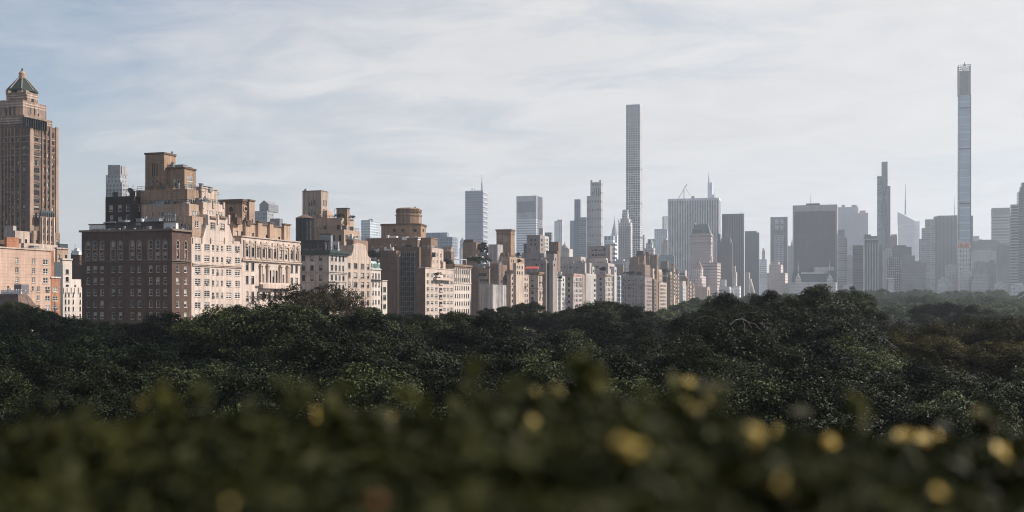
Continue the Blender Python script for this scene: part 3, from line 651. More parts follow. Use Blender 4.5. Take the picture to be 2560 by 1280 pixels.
# ---- curly gable building --------------------------------------------------------------------------
b = Bld('curved_gable_apartments', 'cream apartment building with a curved gable between the green cornice and green mansard buildings', 'building', full=True, seed=14, frame=FR_D)
A = {'at': 889}
v = b.vol('wall', CREAM2, XF=AV, xc=868.8, xr=927.5, yt=645, dl=16, W=[([873.3, 920.5], 5.5, rows(657.5, 23.3, 6, 14), 'dh', {'at': 873}), ([889, 906], 8.6, rows(658, 23.3, 6, 14), 'plain', A)], N=[])
g = b.vol('gable', CREAM2, XF=AV+.02, xc=884, xr=915, yt=613, dl=9, yb=645.4, W=[([889, 906], 6, [(634.5, 648)], 'plain', A), ([897.5], 7.6, [(613.8, 625)], 'grid', {'at': 897.5})], parapet=False)
m = MB(); ya, yb_ = YatX(884, AV+.02), YatX(915, AV+.02); z0 = zat(613, AV, ya)-.002; pts = []
for i in range(13):
    k = i/12; pts.append((ya+(yb_-ya)*k, z0+.7*math.sin(math.pi*k)+.25))
pl = [(AV+.02, ya, z0), (AV+.02, yb_, z0)]+[(AV+.02, p[0], p[1]) for p in reversed(pts)]; m.poly(pl); m.poly([(AV-.8, y, z) for _, y, z in reversed(pl)])
for i in range(12): m.quad((AV+.02, pts[i][0], pts[i][1]), (AV+.02, pts[i+1][0], pts[i+1][1]), (AV-.8, pts[i+1][0], pts[i+1][1]), (AV-.8, pts[i][0], pts[i][1]))
for (p, q, sg) in ((873.5, 884, 1), (915, 925, -1)):   # concave shoulders
    y1, y2 = YatX(p, AV+.02), YatX(q, AV+.02); zl, zh = zat(645, AV, y1)+.3, zat(619, AV, y1); cv = []
    for i in range(9):
        k = i/8; cv.append((y1+(y2-y1)*k, zl+(zh-zl)*((k**2.4) if sg > 0 else ((1-k)**2.4))))
    base = [(AV+.02, y1, zl-.4), (AV+.02, y2, zl-.4)]+[(AV+.02, y, z) for y, z in reversed(cv)]; m.poly(base); m.poly([(AV-.8, y, z) for _, y, z in reversed(base)])
    for i in range(8): m.quad((AV+.02, cv[i][0], cv[i][1]), (AV+.02, cv[i+1][0], cv[i+1][1]), (AV-.8, cv[i+1][0], cv[i+1][1]), (AV-.8, cv[i][0], cv[i][1]))
b.add('curved_gable', m, CREAM2)
r = b.vol('roof_block', BROWN2, Y=v['Y0']+6, xl=866, xc=884, xr=920, yt=603, yb=650); b.rail(r); b.clutter(r, 4, WHITEM, 1.5)
b.vol('side_wing', BROWN2, XF=AV-.4, xl=868.5, xc=881.5, xr=884, yt=618, yb=646)
b.done()
b = Bld('green_mansard_house', 'narrow white townhouse block with a pale green copper mansard roof', 'building', full=True, seed=15, frame=FR_D)
A = {'at': 932.5}
v = b.vol('wall', WHITE, XF=AV, xc=928, xr=952, yt=674, dl=12, W=[([932.5, 939.7, 947.4], 3.6, [(683, 696), (705.7, 717), (727, 738.5), (749.5, 761), (771, 782)], 'dh', A)], cop=(.35, .35, WHITE), parapet=False)
y0, y1 = v['Y0'], v['Y1']; z0, z1 = v['z1']+.36, zat(652, AV, v['Y0'])
m = MB(); m.prism([(AV, y0), (AV, y1), (AV-12, y1), (AV-12, y0)], z0, z1, 0, [(AV-1.6, y0+.8), (AV-1.6, y1-.8), (AV-11, y1-.8), (AV-11, y0+.8)]); b.add('mansard_roof', m, GREENP)
for x in (932.5, 939.7, 947.4):
    y = YatX(x, AV); m = MB(); m.box(AV-1.5, y-.8, z0+.1, AV+.05, y+.8, z1-.9); m.poly([(AV+.05, y-.9, z1-.9), (AV+.05, y+.9, z1-.9), (AV+.05, y, z1-.2)]); o = b.add('dormer', m, GREENP)
    p = MB(); p.quad((AV+.07, y-.5, z0+.3), (AV+.07, y+.5, z0+.3), (AV+.07, y+.5, z1-1.1), (AV+.07, y-.5, z1-1.1)); link('pane', p.mesh('pane', [GLASS], b.O), o)
b.wbox('cornice', DARKM, AV, 928.2, 952, 698.5, 701, .7, at=932.5)
b.done()
b = Bld('white_bay_house', 'low white townhouse with broad dark windows against the big brown wall', 'house', full=True, seed=16, frame=FR_D)
b.vol('wall', WHITE, XF=AV-6, xl=950.5, xc=956, xr=968, yt=707, N=[([953.3], 2.4, [(718, 731), (739, 751), (760, 773)], 'plain')], W=[([961.5], 7, [(717.5, 730), (738, 750.5), (759.5, 772)], 'plain', {'at': 961.5})], cop=(.3, .25, WHITE))
b.done()

# ---- massive brown building with drum -------------------------------------------------------------
b = Bld('brown_drum_apartments', 'massive brown apartment building with an octagonal drum on top and white street front', 'building', full=False, seed=17)
Y0 = YatX(1063, AV)
A = {'at': 1069.5}
wcol = [1069.8, 1080.3, 1091, 1101.5, 1111.3, 1120, 1129]
v = b.vol('street_wing', BROWN, XF=AV-.02, xl=1036.5, xc=1063, xr=None, dw=3, yt=674.5)
vf = b.vol('front_wall', CREAM, XF=AV, xc=1063.3, xr=1134, yt=674.5, dl=3, W=[([1069.8, 1080.3, 1091, 1111.3, 1120, 1129], 6, rows(683, 17.4, 7, 9), 'grid', A), ([1101.8], 8, rows(702, 17.4, 6, 8), 'open', {'at': 1101, 'var': 0})], cop=(.3, .2, WHITE))
b.wbox('balcony', CREAM, AV, 1083, 1123, 694.5, 700, 1.6, at=1083)
for y in rows(709, 17.4, 5, 3): b.wbox('balcony', CREAM, AV, 1097.5, 1107, y[0], y[1], .5, at=1101)
b.vol('street_tier', CREAM2, XF=AV-2, xl=1050, xc=1108, xr=1114, yt=658)
u1 = b.vol('street_tier', CREAM2, XF=AV-3, xl=1052, xc=1080, xr=1108.5, yt=623, N=[([1064], 8, [(633, 645), (652, 660)], 'open')], W=[([1083.6, 1093, 1102.5], 4.2, [(632, 641), (648.5, 658), (666, 675)], 'grid', {'at': 1083.6})])
b.wbox('bay_window', GLZ, AV-3, 1080.2, 1081.5, 631, 643, 1.5)
u2 = b.vol('upper_tier', BROWN2, Y=Y0+14, xl=1010, xc=1077, xr=1094, yt=600, N=[([1072, 1059], 8, [(613, 620)], 'wide')], W=[([1082, 1090], 4, [(614, 622)], 'plain', {'at': 1082})], cop=(.35, .25, TAN))
u3 = b.vol('upper_tier', BROWN2, Y=Y0+10, xl=916, xc=1044, xr=1050.5, yt=599.5, N=[([990, 1007], 5, [(609, 618)], 'plain'), ([1021], 16, [(612, 618)], 'open'), ([1037], 14, [(611.5, 617.5)], 'wide')], cop=(.35, .25, TAN))
u4 = b.vol('upper_tier', BROWN, Y=Y0+7, xl=985, xc=1048, xr=1053, yt=621)
w1 = b.vol('rear_wing', BROWN, Y=Y0+2, xl=920, xc=990, xr=None, dw=10, yt=630)
b.vol('rear_wing', BROWN2, Y=Y0+3.5, xl=921, xc=975, xr=978, yt=614)
w2_ = b.vol('light_strip', TAN2, Y=Y0+3, xl=989, xc=997, xr=None, dw=9, yt=637)
b.vol('court_wall', BROWN, Y=Y0+13, xl=985, xc=1040, xr=None, dw=4, yt=629)
cx_, cy_ = XatY(1009, Y0+28), Y0+28; q = lambda px, y: (XatY(px, y), y)
a1, a2, a3 = q(953, Y0+18), q(1022, Y0+18), q(1052, Y0+20.5); a4 = q(1065, Y0+30)
zt = zat(563, *a2); m = MB(); m.prism([a1, a2, a3, a4, (a4[0]-6, a4[1]+14), (a1[0], a4[1]+14)], a2[1]*0+20, zt); b.add('drum_base', m, TAN)
m = MB(); m.prism([(a1[0]-.3, a1[1]-.3), (a2[0], a2[1]-.35), (a3[0]+.2, a3[1]-.3), (a4[0]+.4, a4[1]), (a4[0]-6, a4[1]+14), (a1[0], a4[1]+14)], zt+.003, zt+.8); b.add('cornice', m, BROWN)
def onface(p, r, px):
    k = (XatY(px, (p[1]+r[1])/2)-p[0])/(r[0]-p[0]); return Vector((p[0]+(r[0]-p[0])*k, p[1]+(r[1]-p[1])*k, 0)), Vector((r[1]-p[1], -(r[0]-p[0]), 0)).normalized()
for p, r, px in ((a1, a2, 986), (a1, a2, 1007), (a2, a3, 1037.5), (a3, a4, 1059)):
    c, n = onface(p, r, px); c.z = zat(576, c.x, c.y); t_ = Vector((0, 0, 1)).cross(n); m = MB(); R = .8
    for i in range(18):
        e, f = 2*math.pi*i/18, 2*math.pi*(i+1)/18; P = lambda rr, t, d: c+n*d+t_*(rr*math.cos(t))+Vector((0, 0, rr*math.sin(t)))
        m.quad(P(R*.72, e, .2), P(R, e, .2), P(R, f, .2), P(R*.72, f, .2)); m.quad(P(R, e, 0), P(R, f, 0), P(R, f, .2), P(R, e, .2)); m.poly([P(R*.74, e, .04), P(R*.74, f, .04), c+n*.04], 1)
    b.add('round_window', m, [BROWN, GLASS])
sc = dep(cx_, cy_)/F; dx_, dy_ = XatY(1022, Y0+27), Y0+27; zd = lambda y: zat(y, dx_, dy_)
m = MB(); m.lathe(dx_, dy_, [(32*sc, zt-.5), (32*sc, zd(541)), (33.5*sc, zd(540.5)), (33.5*sc, zd(537)), (31*sc, zd(536.5)), (31*sc, zd(534)), (32.2*sc, zd(531)), (32.2*sc, zd(525)), (30*sc, zd(522)), (27*sc, zd(520.8))], 8, 0, math.pi/8+.12); b.add('drum', m, TAN)
m = MB()
for k in range(3): m.lathe(dx_, dy_, [(33*sc, zd(532-3*k)), (33*sc, zd(531-3*k)), (31.6*sc, zd(530.8-3*k))], 8, 0, math.pi/8+.12)
b.add('drum_rib', m, BROWN)
m = MB(); m.tube((dx_+3, dy_, zd(521)), (dx_+3, dy_, zd(517)), .35, .35, 8); b.add('flue', m, BROWN)
b.clutter(w1, 5, WHITEM, 1.6); b.clutter(u3, 5, WHITEM, 1.8)
b.done()
t = thing('scaffold', 'dark scaffolding with netting in the slot of the brown drum building', 'scaffolding', (XatY(1017, Y0+3), Y0+3, 0))
m = MB(); x0, x1 = XatY(997.5, Y0+3)-t.location.x, XatY(1036, Y0+3)-t.location.x; zt = zat(629, t.location.x, Y0+3)
xs = lin(x0, x1, 5)
for x in xs:
    for y in (0.0, 1.6): m.tube((x, y, 0), (x, y, zt), .07, .07, 5)
z = 2.0; lv = []
while z < zt: lv.append(z); z += 2.1
for z in lv:
    for y in (0.0, 1.6): m.tube((x0, y, z), (x1, y, z), .06, .06, 5)
for i in range(len(lv)-1):
    k = i % 4; m.tube((xs[k], 0, lv[i]), (xs[k+1], 0, lv[i+1]), .05, .05, 5); m.tube((xs[(k+2) % 4], 0, lv[i]), (xs[(k+2) % 4+1], 0, lv[i+1]), .05, .05, 5)
link('scaffold_pole', m.mesh('scaffold_pole', [GREYM]), t)
m = MB()
for i, z in enumerate(lv): m.box(x0, .1, z+.06, x1*.55+x0*.45 if i % 3 == 0 else x1, 1.5, z+.12)
link('scaffold_plank', m.mesh('scaffold_plank', [plain('plank', (.2, .17, .14), .8)]), t)
m = MB(); m.box(x0*.1+x1*.9-6.5, 2.0, 0, x1, 2.06, zt*.985); link('netting', m.mesh('netting', [plain('dark_net', (.022, .024, .027), .9)]), t)

# ---- narrow white pilastered building --------------------------------------------------------------
b = Bld('pilastered_stone_apartments', 'white stone building with seven rows of slim windows and dark flat cornice', 'building', full=False, seed=18, frame=FR_D)
cs = [1138.6, 1143.9, 1149.5, 1155.1, 1160.7, 1166, 1171.4]; A = {'at': 1138.6}
v = b.vol('wall', WHITE, XF=AV, xc=1134.4, xr=1178, yt=665, dl=14, W=[(cs, 2.7, [(673, 684.5), (694, 704), (714.7, 725), (734.3, 745), (753.8, 764.3), (773.3, 783.8), (792, 800)], 'dh', A)], cop=(.9, .8, BROWN2), parapet=False)
for x in lin(1136, 1174, 8): b.wbox('pilaster', WHITE, AV, x-.8, x+.8, 669, 706, .3, at=1136)
b.belt(v, 707, 1.5, .3, WHITE)
b.done()
b = Bld('brown_rooftop_block', 'brown brick block with a white slatted roof pergola behind the slim windowed white building', 'building', seed=19)
v = b.vol('wall', BROWN2, Y=520, xl=1102, xc=1128, xr=1136, yt=632); b.vol('chimney', TAN2, Y=523, xl=1104, xc=1128, xr=1132, yt=620)
m = MB(); X = XatY(1128, 515); y0, y1 = 515.0, YatX(1153, X)
for i in range(14): m.box(X, y0+(y1-y0)*i/13-.35, zat(648, X, y0), X+3, y0+(y1-y0)*i/13+.35, zat(646.5, X, y0))
for y in (y0, (y0+y1)/2, y1): m.box(X+2.7, y-.1, 30, X+2.9, y+.1, zat(648, X, y0)-.01)
b.add('pergola', m, WHITEM); b.clutter(v, 6, CREAM2, 2.0); b.done()
# ================================================================ avenue, further along
def bl(name, label, seed=0, frame=FR_D, cat='building', group=None): return Bld(name, label, cat, group, False, seed, frame)
BALC = WHITE
b = bl('brown_garden_apartments', 'brown apartment building with planted roof and curved bay, left of the sheeted scaffold', 20)
v = b.vol('wall', BROWN2, XF=AV-4, xl=1174, xc=1247, xr=1268, yt=664, W=[([1254, 1262], 4, [(684, 693), (700, 708)], 'plain', {'at': 1254})])
b.vol('bay', TAN2, Y=v['Y0']-3, xl=1195, xc=1223, xr=1230, yt=676, N=[([1206], 20, [(683, 690)], 'wide'), ([1210], 22, [(698, 706)], 'wide')], cop=(.3, .2, TAN2))
t = b.vol('roof_tower', BROWN2, Y=v['Y0']+9, xl=1157, xc=1189.5, xr=1201, yt=609, N=[([1173.5], 2.2, rows(611.5, 7, 4, 2.5), 'plain')], W=[([1195], 1.8, rows(612, 7, 3, 2.5), 'plain')])
b.vol('tower_top', BROWN, Y=v['Y0']+10, xl=1159, xc=1183, xr=None, dw=4, yt=602)
b.vol('canopy_slab', WHITEM, Y=v['Y0']+6, xl=1174, xc=1205, xr=None, dw=3, yt=641, yb=643, parapet=False)
b.vol('roof_house', TAN2, Y=v['Y0']+5, xl=1224, xc=1246, xr=1249, yt=660, yb=672, N=[([1240], 11, [(664, 671)], 'wide', {'var': 2})])
b.clutter(v, 3, WHITEM, 1.5)
b.done()
t = thing('wrapped_stair_tower', 'pale shrink wrapped roof structure standing between two brown roof towers', 'scaffold wrap', (XatY(1244, 545), 545.0, zat(664, XatY(1244, 545), 545)))
SHEET = wallmat('scaffold_sheet', (.5, .46, .44), .16, .6, .25, .35)
X0, X1 = XatY(1221, 545)-t.location.x, 0.0; h = zat(611, t.location.x, 545)-t.location.z
m = MB(); m.prism([(X0, 0), (X1, 0), (X1+1.2, 4), (X1+1.2, 7), (X0, 7)], 0, h); link('sheeting', m.mesh('sheeting', [SHEET]), t)
m = MB()
for i in range(6): x = X0+(X1-X0)*i/5; m.tube((x, -.06, 0), (x, -.06, h), .05, .05, 5)
for i in range(5): z = h*i/4; m.tube((X0, -.06, z), (X1, -.06, z), .05, .05, 5)
link('strapping', m.mesh('strapping', [GREYM]), t)
t = thing('sheeted_scaffold', 'pale sheeted scaffolding wrapped round the street front left of the balustraded tan building', 'scaffold wrap', (XatY(1232, 480), 480.0, 0))
X0, X1 = XatY(1199, 480)-t.location.x, 0.0; yb = YatX(1267, t.location.x)-480; h = zat(711, t.location.x, 480)
m = MB(); n = 14; rs = random.Random(3)
for i in range(n):    # slightly billowing sheets
    x0, x1 = X0+(X1-X0)*i/n, X0+(X1-X0)*(i+1)/n; a = .25*math.sin(i*1.9); c = .25*math.sin((i+1)*1.9); m.quad((x0, a, 0), (x1, c, 0), (x1, c, h), (x0, a, h))
    y0, y1 = yb*i/n, yb*(i+1)/n; m.quad((X1+.3*math.sin(i*2.1), y0, 0), (X1+.3*math.sin(i*2.1+2.1), y1, 0), (X1+.3*math.sin(i*2.1+2.1), y1, h), (X1+.3*math.sin(i*2.1), y0, h))
m.quad((X0, 0, h), (X1, 0, h), (X1, yb, h), (X0, yb, h)); m.quad((X1, yb, 0), (X0, yb, 0), (X0, yb, h), (X1, yb, h)); m.quad((X0, yb, 0), (X0, 0, 0), (X0, 0, h), (X0, yb, h))
link('sheeting', m.mesh('sheeting', [SHEET]), t)
m = MB()
for i in range(8): x = X0+(X1-X0)*i/7; m.tube((x, -.5, 0), (x, -.5, h+1.6), .06, .06, 5)
for z in [3+i*2.6 for i in range(int(h/2.6))]+[h+1.5]: m.tube((X0, -.5, z), (X1, -.5, z), .05, .05, 5)
for i in range(9): y = yb*i/8; m.tube((X1+.5, y, 0), (X1+.5, y, h+1.6), .06, .06, 5)
hx, hy0, hy1 = (X1+.5, X1+1.9), yb*.34, yb*.34+1.6
for x in hx:
    for y in (hy0, hy1): m.tube((x, y, 0), (x, y, h+13), .08, .08, 5)
for i in range(int((h+13)/1.8)):
    z = i*1.8; m.tube((hx[0], hy0, z), (hx[1], hy0, z+1.8), .05, .05, 4); m.tube((hx[1], hy0, z), (hx[1], hy1, z+1.8), .05, .05, 4); m.tube((hx[0], hy0, z), (hx[1], hy0, z), .05, .05, 4)
link('scaffold_pole', m.mesh('scaffold_pole', [GREYM]), t)

b = bl('balustraded_apartments', 'tan apartment building stepping up to a square top tower, right of the sheeted scaffold', 21)
cs = [1280.7, 1287.2, 1293, 1297.8, 1302.8, 1308, 1312.8, 1317.8]; A = {'at': 1280.7}
v = b.vol('wall', CREAM2, XF=AV, xl=1267, xc=1277, xr=1322, yt=690, W=[(cs, 2.8, rows(692, 14.2, 7, 7.5), 'dh', A)], cop=(.3, .3, CREAM2)); b.belt(v, 714, 1, .3, CREAM2); b.rail(v, CREAM2, .9)
b.wbox('balcony', BROWN, AV, 1284, 1291, 714, 717, 1.0, at=1284); b.wbox('balcony', BROWN, AV, 1309, 1316, 714, 717, 1.0, at=1284)
v2 = b.vol('tier', CREAM2, Y=v['Y0']+5, xl=1282, xc=1290, xr=1311, yt=661, W=[([1293.5, 1299, 1305.6], 3.4, [(664, 671), (678, 685.5)], 'dh', {'at': 1293})])
v3 = b.vol('tier', TAN2, Y=v['Y0']+9, xl=1247, xc=1274, xr=1311, yt=645, N=[([1264], 5, [(664, 671)], 'plain')], W=[([1278, 1284], 2.5, [(648, 655)], 'plain')]); b.rail(v3)
v4 = b.vol('top_tower', TAN, Y=v['Y0']+14, xl=1241, xc=1277, xr=1287, yt=579, cop=(.6, .5, BROWN2)); b.belt(v4, 583, 1.5, .25, BROWN2); b.nbox('panel', TAN2, v4['Y0'], 1246, 1271, 588, 604, .12)
b.clutter(v3, 6, TAN, 2)
b.done()
b = bl('flat_cornice_apartments', 'stone apartment building with heavy flat cornice and a red roof awning', 22)
A = {'at': 1349.7}; lr = [(707.5, 718), (726.7, 736), (742, 752.5), (758, 768), (775, 784)]
v = b.vol('wall', CREAM2, XF=AV, xl=1322, xc=1345.5, xr=1368, yt=684, N=[([1331], 6, [(694, 703), (709, 718), (725, 735), (742, 752), (759, 768)], 'plain')], W=[([1349.7, 1357, 1363.6], 2.4, [(688, 703.5)]+lr, 'plain', A)], cop=(1.0, .9, BROWN2), parapet=False)
b.belt(v, 721, 1.2, .3, BROWN2)
for x in (1349.7, 1357, 1363.6): b.wbox('balcony', BROWN, AV, x-1.8, x+1.8, 704, 707, .8, at=1349.7)
b.done()
t = thing('roof_awning', 'bright red awning on the roof of the flat corniced stone building', 'awning', (XatY(1344, 575), 575.0, zat(674, XatY(1344, 575), 575)))
x0 = XatY(1312, 575)-t.location.x; m = MB(); m.poly([(x0, 0, .6), (0, 0, .6), (0, 3, 1.9), (x0, 3, 1.9)]); m.poly([(x0, 0, .2), (0, 0, .2), (0, 0, .6), (x0, 0, .6)]); m.poly([(0, 0, .2), (0, 3, .2), (0, 3, 1.9), (0, 0, .6)])
link('canopy', m.mesh('canopy', [plain('red_canvas', (.38, .055, .04), .8)]), t)
m = MB()
for x in (x0+.2, x0*.5, -.2): m.tube((x, .1, -1.4), (x, .1, .2), .06, .06, 6)
link('pole', m.mesh('pole', [WHITEM]), t)
b = bl('grey_terraced_tower', 'grey apartment block with square windowed tower and stepped terraces behind the red awning', 23)
GRT = wallmat('grey_taupe', (.29, .25, .235), .1, .85, .3, .2)
v = b.vol('wall', GRT, Y=600, xl=1304, xc=1365, xr=1371, yt=656, N=[([1327, 1341, 1355], 4, [(660, 666)], 'plain')], W=[([1368], 2.4, [(656, 664), (671, 678)], 'plain')]); b.rail(v)
b.vol('tier', GRT, Y=603, xl=1372, xc=1382, xr=1392, yt=654, W=[([1385.5], 3, [(659, 665)], 'plain')]); b.vol('tier', GRT, Y=606, xl=1304, xc=1359.5, xr=1366, yt=636, N=[([1335], 8, [(645, 651)], 'wide'), ([1355], 3, [(643, 652)], 'plain')])
b.vol('tier', GRT, Y=607, xl=1367, xc=1385, xr=1393, yt=637, N=[([1369], 4, [(645, 652)], 'plain')], W=[([1389], 3, [(645, 652)], 'plain')])
b.vol('tower', GRT, Y=615, xl=1317, xc=1350, xr=1362, yt=590, N=[([1328.2, 1337.8], 4.6, [(597, 603), (608, 614)], 'grid'), ([1324, 1342], 3, [(618.5, 624)], 'plain'), ([1324.5], 3, [(632, 637)], 'plain')], W=[([1354.5], 3.6, [(597, 603), (608, 614), (619, 624.5)], 'pair')])
b.vol('side_block', plain('blue_grey_wall', (.13, .14, .155), .7), Y=618, xl=1309, xc=1319, xr=None, dw=8, yt=612)
b.clutter(v, 5, GREYST, 1.8); b.done()
b = bl('white_roof_tower', 'small white stepped rooftop tower just right of the grey windowed tower', 24)
b.vol('wall', GREYW, Y=700, xl=1347, xc=1360, xr=1372, yt=592, W=[([1362.5, 1365.5, 1369], 1.6, rows(596, 9, 4, 5), 'plain')]); b.vol('top', GREYW, Y=703, xl=1347, xc=1357, xr=1361, yt=573); b.done()
b = bl('brown_cube_block', 'brown cube shaped roof block with two small windows, right of the grey windowed tower', 25)
b.vol('wall', BROWN2, Y=670, xl=1372, xc=1396, xr=1401, yt=607, N=[([1380, 1388.5], 2.6, [(609, 614)], 'plain')]); b.vol('base', BROWN, Y=662, xl=1365, xc=1392, xr=1396, yt=630); b.done()
b = bl('white_balcony_apartments', 'white apartment building with recessed balconies and staggered terraces', 26)
A = {'at': 1391}
v = b.vol('wall', GREYW, XF=AV, xl=1368.5, xc=1388, xr=1413, yt=692, N=[([1383.5], 6, rows(700, 12.6, 7, 7), 'open')], W=[([1391.5, 1396.5, 1405.5, 1409.5], 2.3, rows(720, 11.8, 5, 6), 'plain', A), ([1401.3], 3, rows(718, 11.8, 5, 9), 'open', A), ([1392, 1409], 2.6, rows(695, 12, 2, 7), 'plain', A), ([1401], 8, [(703, 713)], 'open', A)])
for y in rows(708, 12.6, 6, 2.2): b.nbox('balcony', GREYW, v['Y0'], 1379, 1388.2, y[0], y[1], 1.4)
b.vol('tier', GREYW, Y=v['Y0']+4, xl=1379, xc=1390, xr=1394, yt=680, W=[([1392], 2, [(684, 690)], 'plain')]); b.vol('tier', GREYW, Y=v['Y0']+8, xl=1396, xc=1402, xr=1405, yt=682, W=[([1403.5], 2, [(684, 690)], 'plain')])
b.clutter(v, 4, GREYM, 1.5); b.done()
b = bl('pink_parapet_apartments', 'stone building with a long pinkish roof parapet and small white balconies on its shaded side', 27)
A = {'at': 1437.3}; cs = [1437.3, 1441, 1444.5, 1448, 1451.5, 1454.4]
v = b.vol('wall', GREYST, XF=AV, xl=1413, xc=1433.5, xr=1456.5, yt=690, N=[([1422], 5.5, [(693, 701), (706, 717), (722, 729), (737, 744), (751, 758), (766, 773)], 'plain')], W=[(cs, 1.8, [(694, 702.5), (706, 717.5), (722, 730), (735, 742), (747, 754), (759.5, 767)], 'plain', A)], cop=(.9, .4, wallmat('pink_stone', (.46, .3, .26))), parapet=True)
b.belt(v, 704, 1, .3, GREYST)
for y in (716, 729, 741, 752, 764): b.nbox('balcony', WHITEM, v['Y0'], 1413.5, 1418.5, y, y+2.2, 1.0)
b.done()
b = bl('white_sheeted_apartments', 'white sheeted apartment front with a column of windows at its right edge', 28)
v = b.vol('wall', wallmat('white_sheet', (.56, .52, .48), .1, .7, .3, .4), XF=AV+.5, xl=1452, xc=1464.5, xr=1490.5, yt=686, W=[([1487], 4.2, rows(697, 12.8, 6, 7), 'plain', {'at': 1487})])
b.vol('scaffold_bay', wallmat('scaffold_tan', (.33, .26, .2), .3, .8, 2.0, .4), XF=AV+.2, xc=1456.8, xr=1464.4, yt=689, dl=6)
for x in lin(1466, 1483, 6): b.wbox('seam', wallmat('sheet_seam', (.42, .38, .35)), AV+.5, x-.25, x+.25, 688, 785, .1, at=1466)
b.vol('roof_tower', GREYW, XF=AV-3, xl=1478, xc=1481, xr=1486, yt=669, W=[([1483.5], 2.4, [(674, 680)], 'plain')])
b.done()
b = bl('flat_roof_stone_apartments', 'stone apartment building with slim windows beside the narrow blue glass front', 29)
cs = lin(1517, 1538.5, 7); A = {'at': 1517}
v = b.vol('wall', GREYST, XF=AV, xl=1490.5, xc=1513.6, xr=1539.5, yt=688, N=[([1501.5], 5.5, [(694, 700), (705.5, 714), (719, 727), (732, 740), (745, 752), (758, 765)], 'plain')], W=[(cs, 1.7, [(694, 702), (707, 714.5), (720, 727.5), (732, 739.5), (745, 752), (757.5, 764)], 'plain', A)], cop=(.8, .9, CREAM2), parapet=False)
b.belt(v, 704.5, 1, .35, CREAM2); b.clutter(v, 5, GREYM, 2); b.done()
b = bl('grey_windowed_block', 'broad grey roof block with two rows of large dark windows', 30)
b.vol('wall', wallmat('grey_mauve', (.32, .275, .265), .08), Y=830, xl=1469, xc=1525, xr=1531, yt=617, N=[([1482, 1489.5, 1496.5, 1504, 1511], 5, [(618.5, 627), (634, 640)], 'pair')], cop=(.3, .15, GREYST))
v = b.vol('tier', GREYST, Y=815, xl=1464, xc=1515.5, xr=1520, yt=648, N=[([1478, 1486, 1493, 1502, 1511], 3.4, [(654, 657)], 'plain')]); v = b.vol('tier', GREYST, Y=800, xl=1478, xc=1520.5, xr=1536, yt=660, N=[([1492], 6, [(664.5, 668.5)], 'pair')], W=[([1526], 4, [(665, 671)], 'plain')]); b.clutter(v, 6, GREYM, 2)
b.vol('roof_tower', GREYW, Y=790, xl=1527, xc=1536, xr=1541.5, yt=669, W=[([1538.5], 3, [(674, 679)], 'plain')]); b.done()
b = bl('pale_grey_rear_block', 'low pale grey rear block with flat roofs left of the broad windowed block', 31)
v = b.vol('wall', GREYST, Y=770, xl=1395, xc=1462, xr=1468, yt=660, N=[([1427, 1444], 8, [(667, 670)], 'wide'), ([1403, 1412], 2.5, [(665, 670)], 'plain')]); b.vol('tier', GREYST, Y=790, xl=1398, xc=1452, xr=1464, yt=644, W=[([1455, 1459], 1.5, [(648, 654)], 'plain')]); b.vol('tier', GREYW, Y=795, xl=1404, xc=1423.5, xr=1432, yt=624); b.vol('roof_house', GREYST, Y=760, xl=1466, xc=1474, xr=1479, yt=659); b.clutter(v, 7, GREYM, 2); b.done()
b = bl('domed_cupola_house', 'white rooftop house with a small pointed dome and finial', 32)
b.vol('wall', GREYST, Y=900, xl=1405, xc=1420, xr=1424, yt=622); x, y = XatY(1412.5, 905), 905.0; zq = lambda p: zat(p, x, y); s_ = dep(x, y)/F
m = MB(); m.lathe(x, y, [(8*s_, zq(623)), (8*s_, zq(619)), (7*s_, zq(615)), (4.2*s_, zq(611.5)), (1.6*s_, zq(609)), (1*s_, zq(606)), (.25*s_, zq(601))], 14); b.add('dome', m, GREYST); b.done()
b = bl('blue_glass_apartments', 'narrow blue glass street front between the two stone buildings', 33)
b.vol('wall', facade('blue_curtain', (.3, .33, .36), (.10, .15, .20), 1.6, 3.2, .75, .8), XF=AV, xl=1539.8, xc=1547, xr=1553, yt=690); b.wbox('mullion', DARKM, AV, 1547.2, 1548.4, 690, 760, .4); b.done()

b = bl('grey_taupe_apartments', 'large taupe apartment building with planted roof and square brown top tower', 34)
TAU = wallmat('taupe', (.31, .255, .23), .1, .85, .3, .2)
v = b.vol('wall', TAU, XF=AV, xl=1553.5, xc=1612, xr=1630, yt=694, N=[([1557.8, 1563.2, 1583, 1590], 3.2, rows(697, 9.9, 8, 6), 'dh'), ([1573], 6.5, rows(697, 9.9, 8, 6), 'pair'), ([1603.5], 4.2, rows(697, 9.9, 8, 6), 'dh')], W=[(lin(1619, 1628, 5), 1.25, rows(702, 9.6, 8, 5), 'plain', {'at': 1619})], cop=(.3, .2, TAU))
b.belt(v, 713, 1.1, .45, BROWN2); b.rail(v, DARKM, 1.4); b.clutter(v, 8, GREYM, 2.2)
v2 = b.vol('tier', BROWN2, Y=v['Y0']+10, xl=1572, xc=1612, xr=1626, yt=663); b.vol('tier', BROWN2, Y=v['Y0']+14, xl=1574, xc=1596, xr=None, dw=9, yt=645)
b.vol('top_tower', BROWN2, Y=v['Y0']+18, xl=1590, xc=1610.5, xr=1614.5, yt=639, cop=(.6, .4, BROWN)); b.vol('tower_top', BROWN, Y=v['Y0']+19, xl=1592, xc=1608.5, xr=1611.5, yt=629); b.clutter(v2, 4, CREAM2, 2.4)
b.vol('side_roof_house', TAU, Y=v['Y0']+4, xl=1540, xc=1557.5, xr=1559, yt=663, zb=20); b.done()
b = bl('twin_brown_towers_apartments', 'brown apartment building with two stout square roof towers, right of the taupe one', 35)
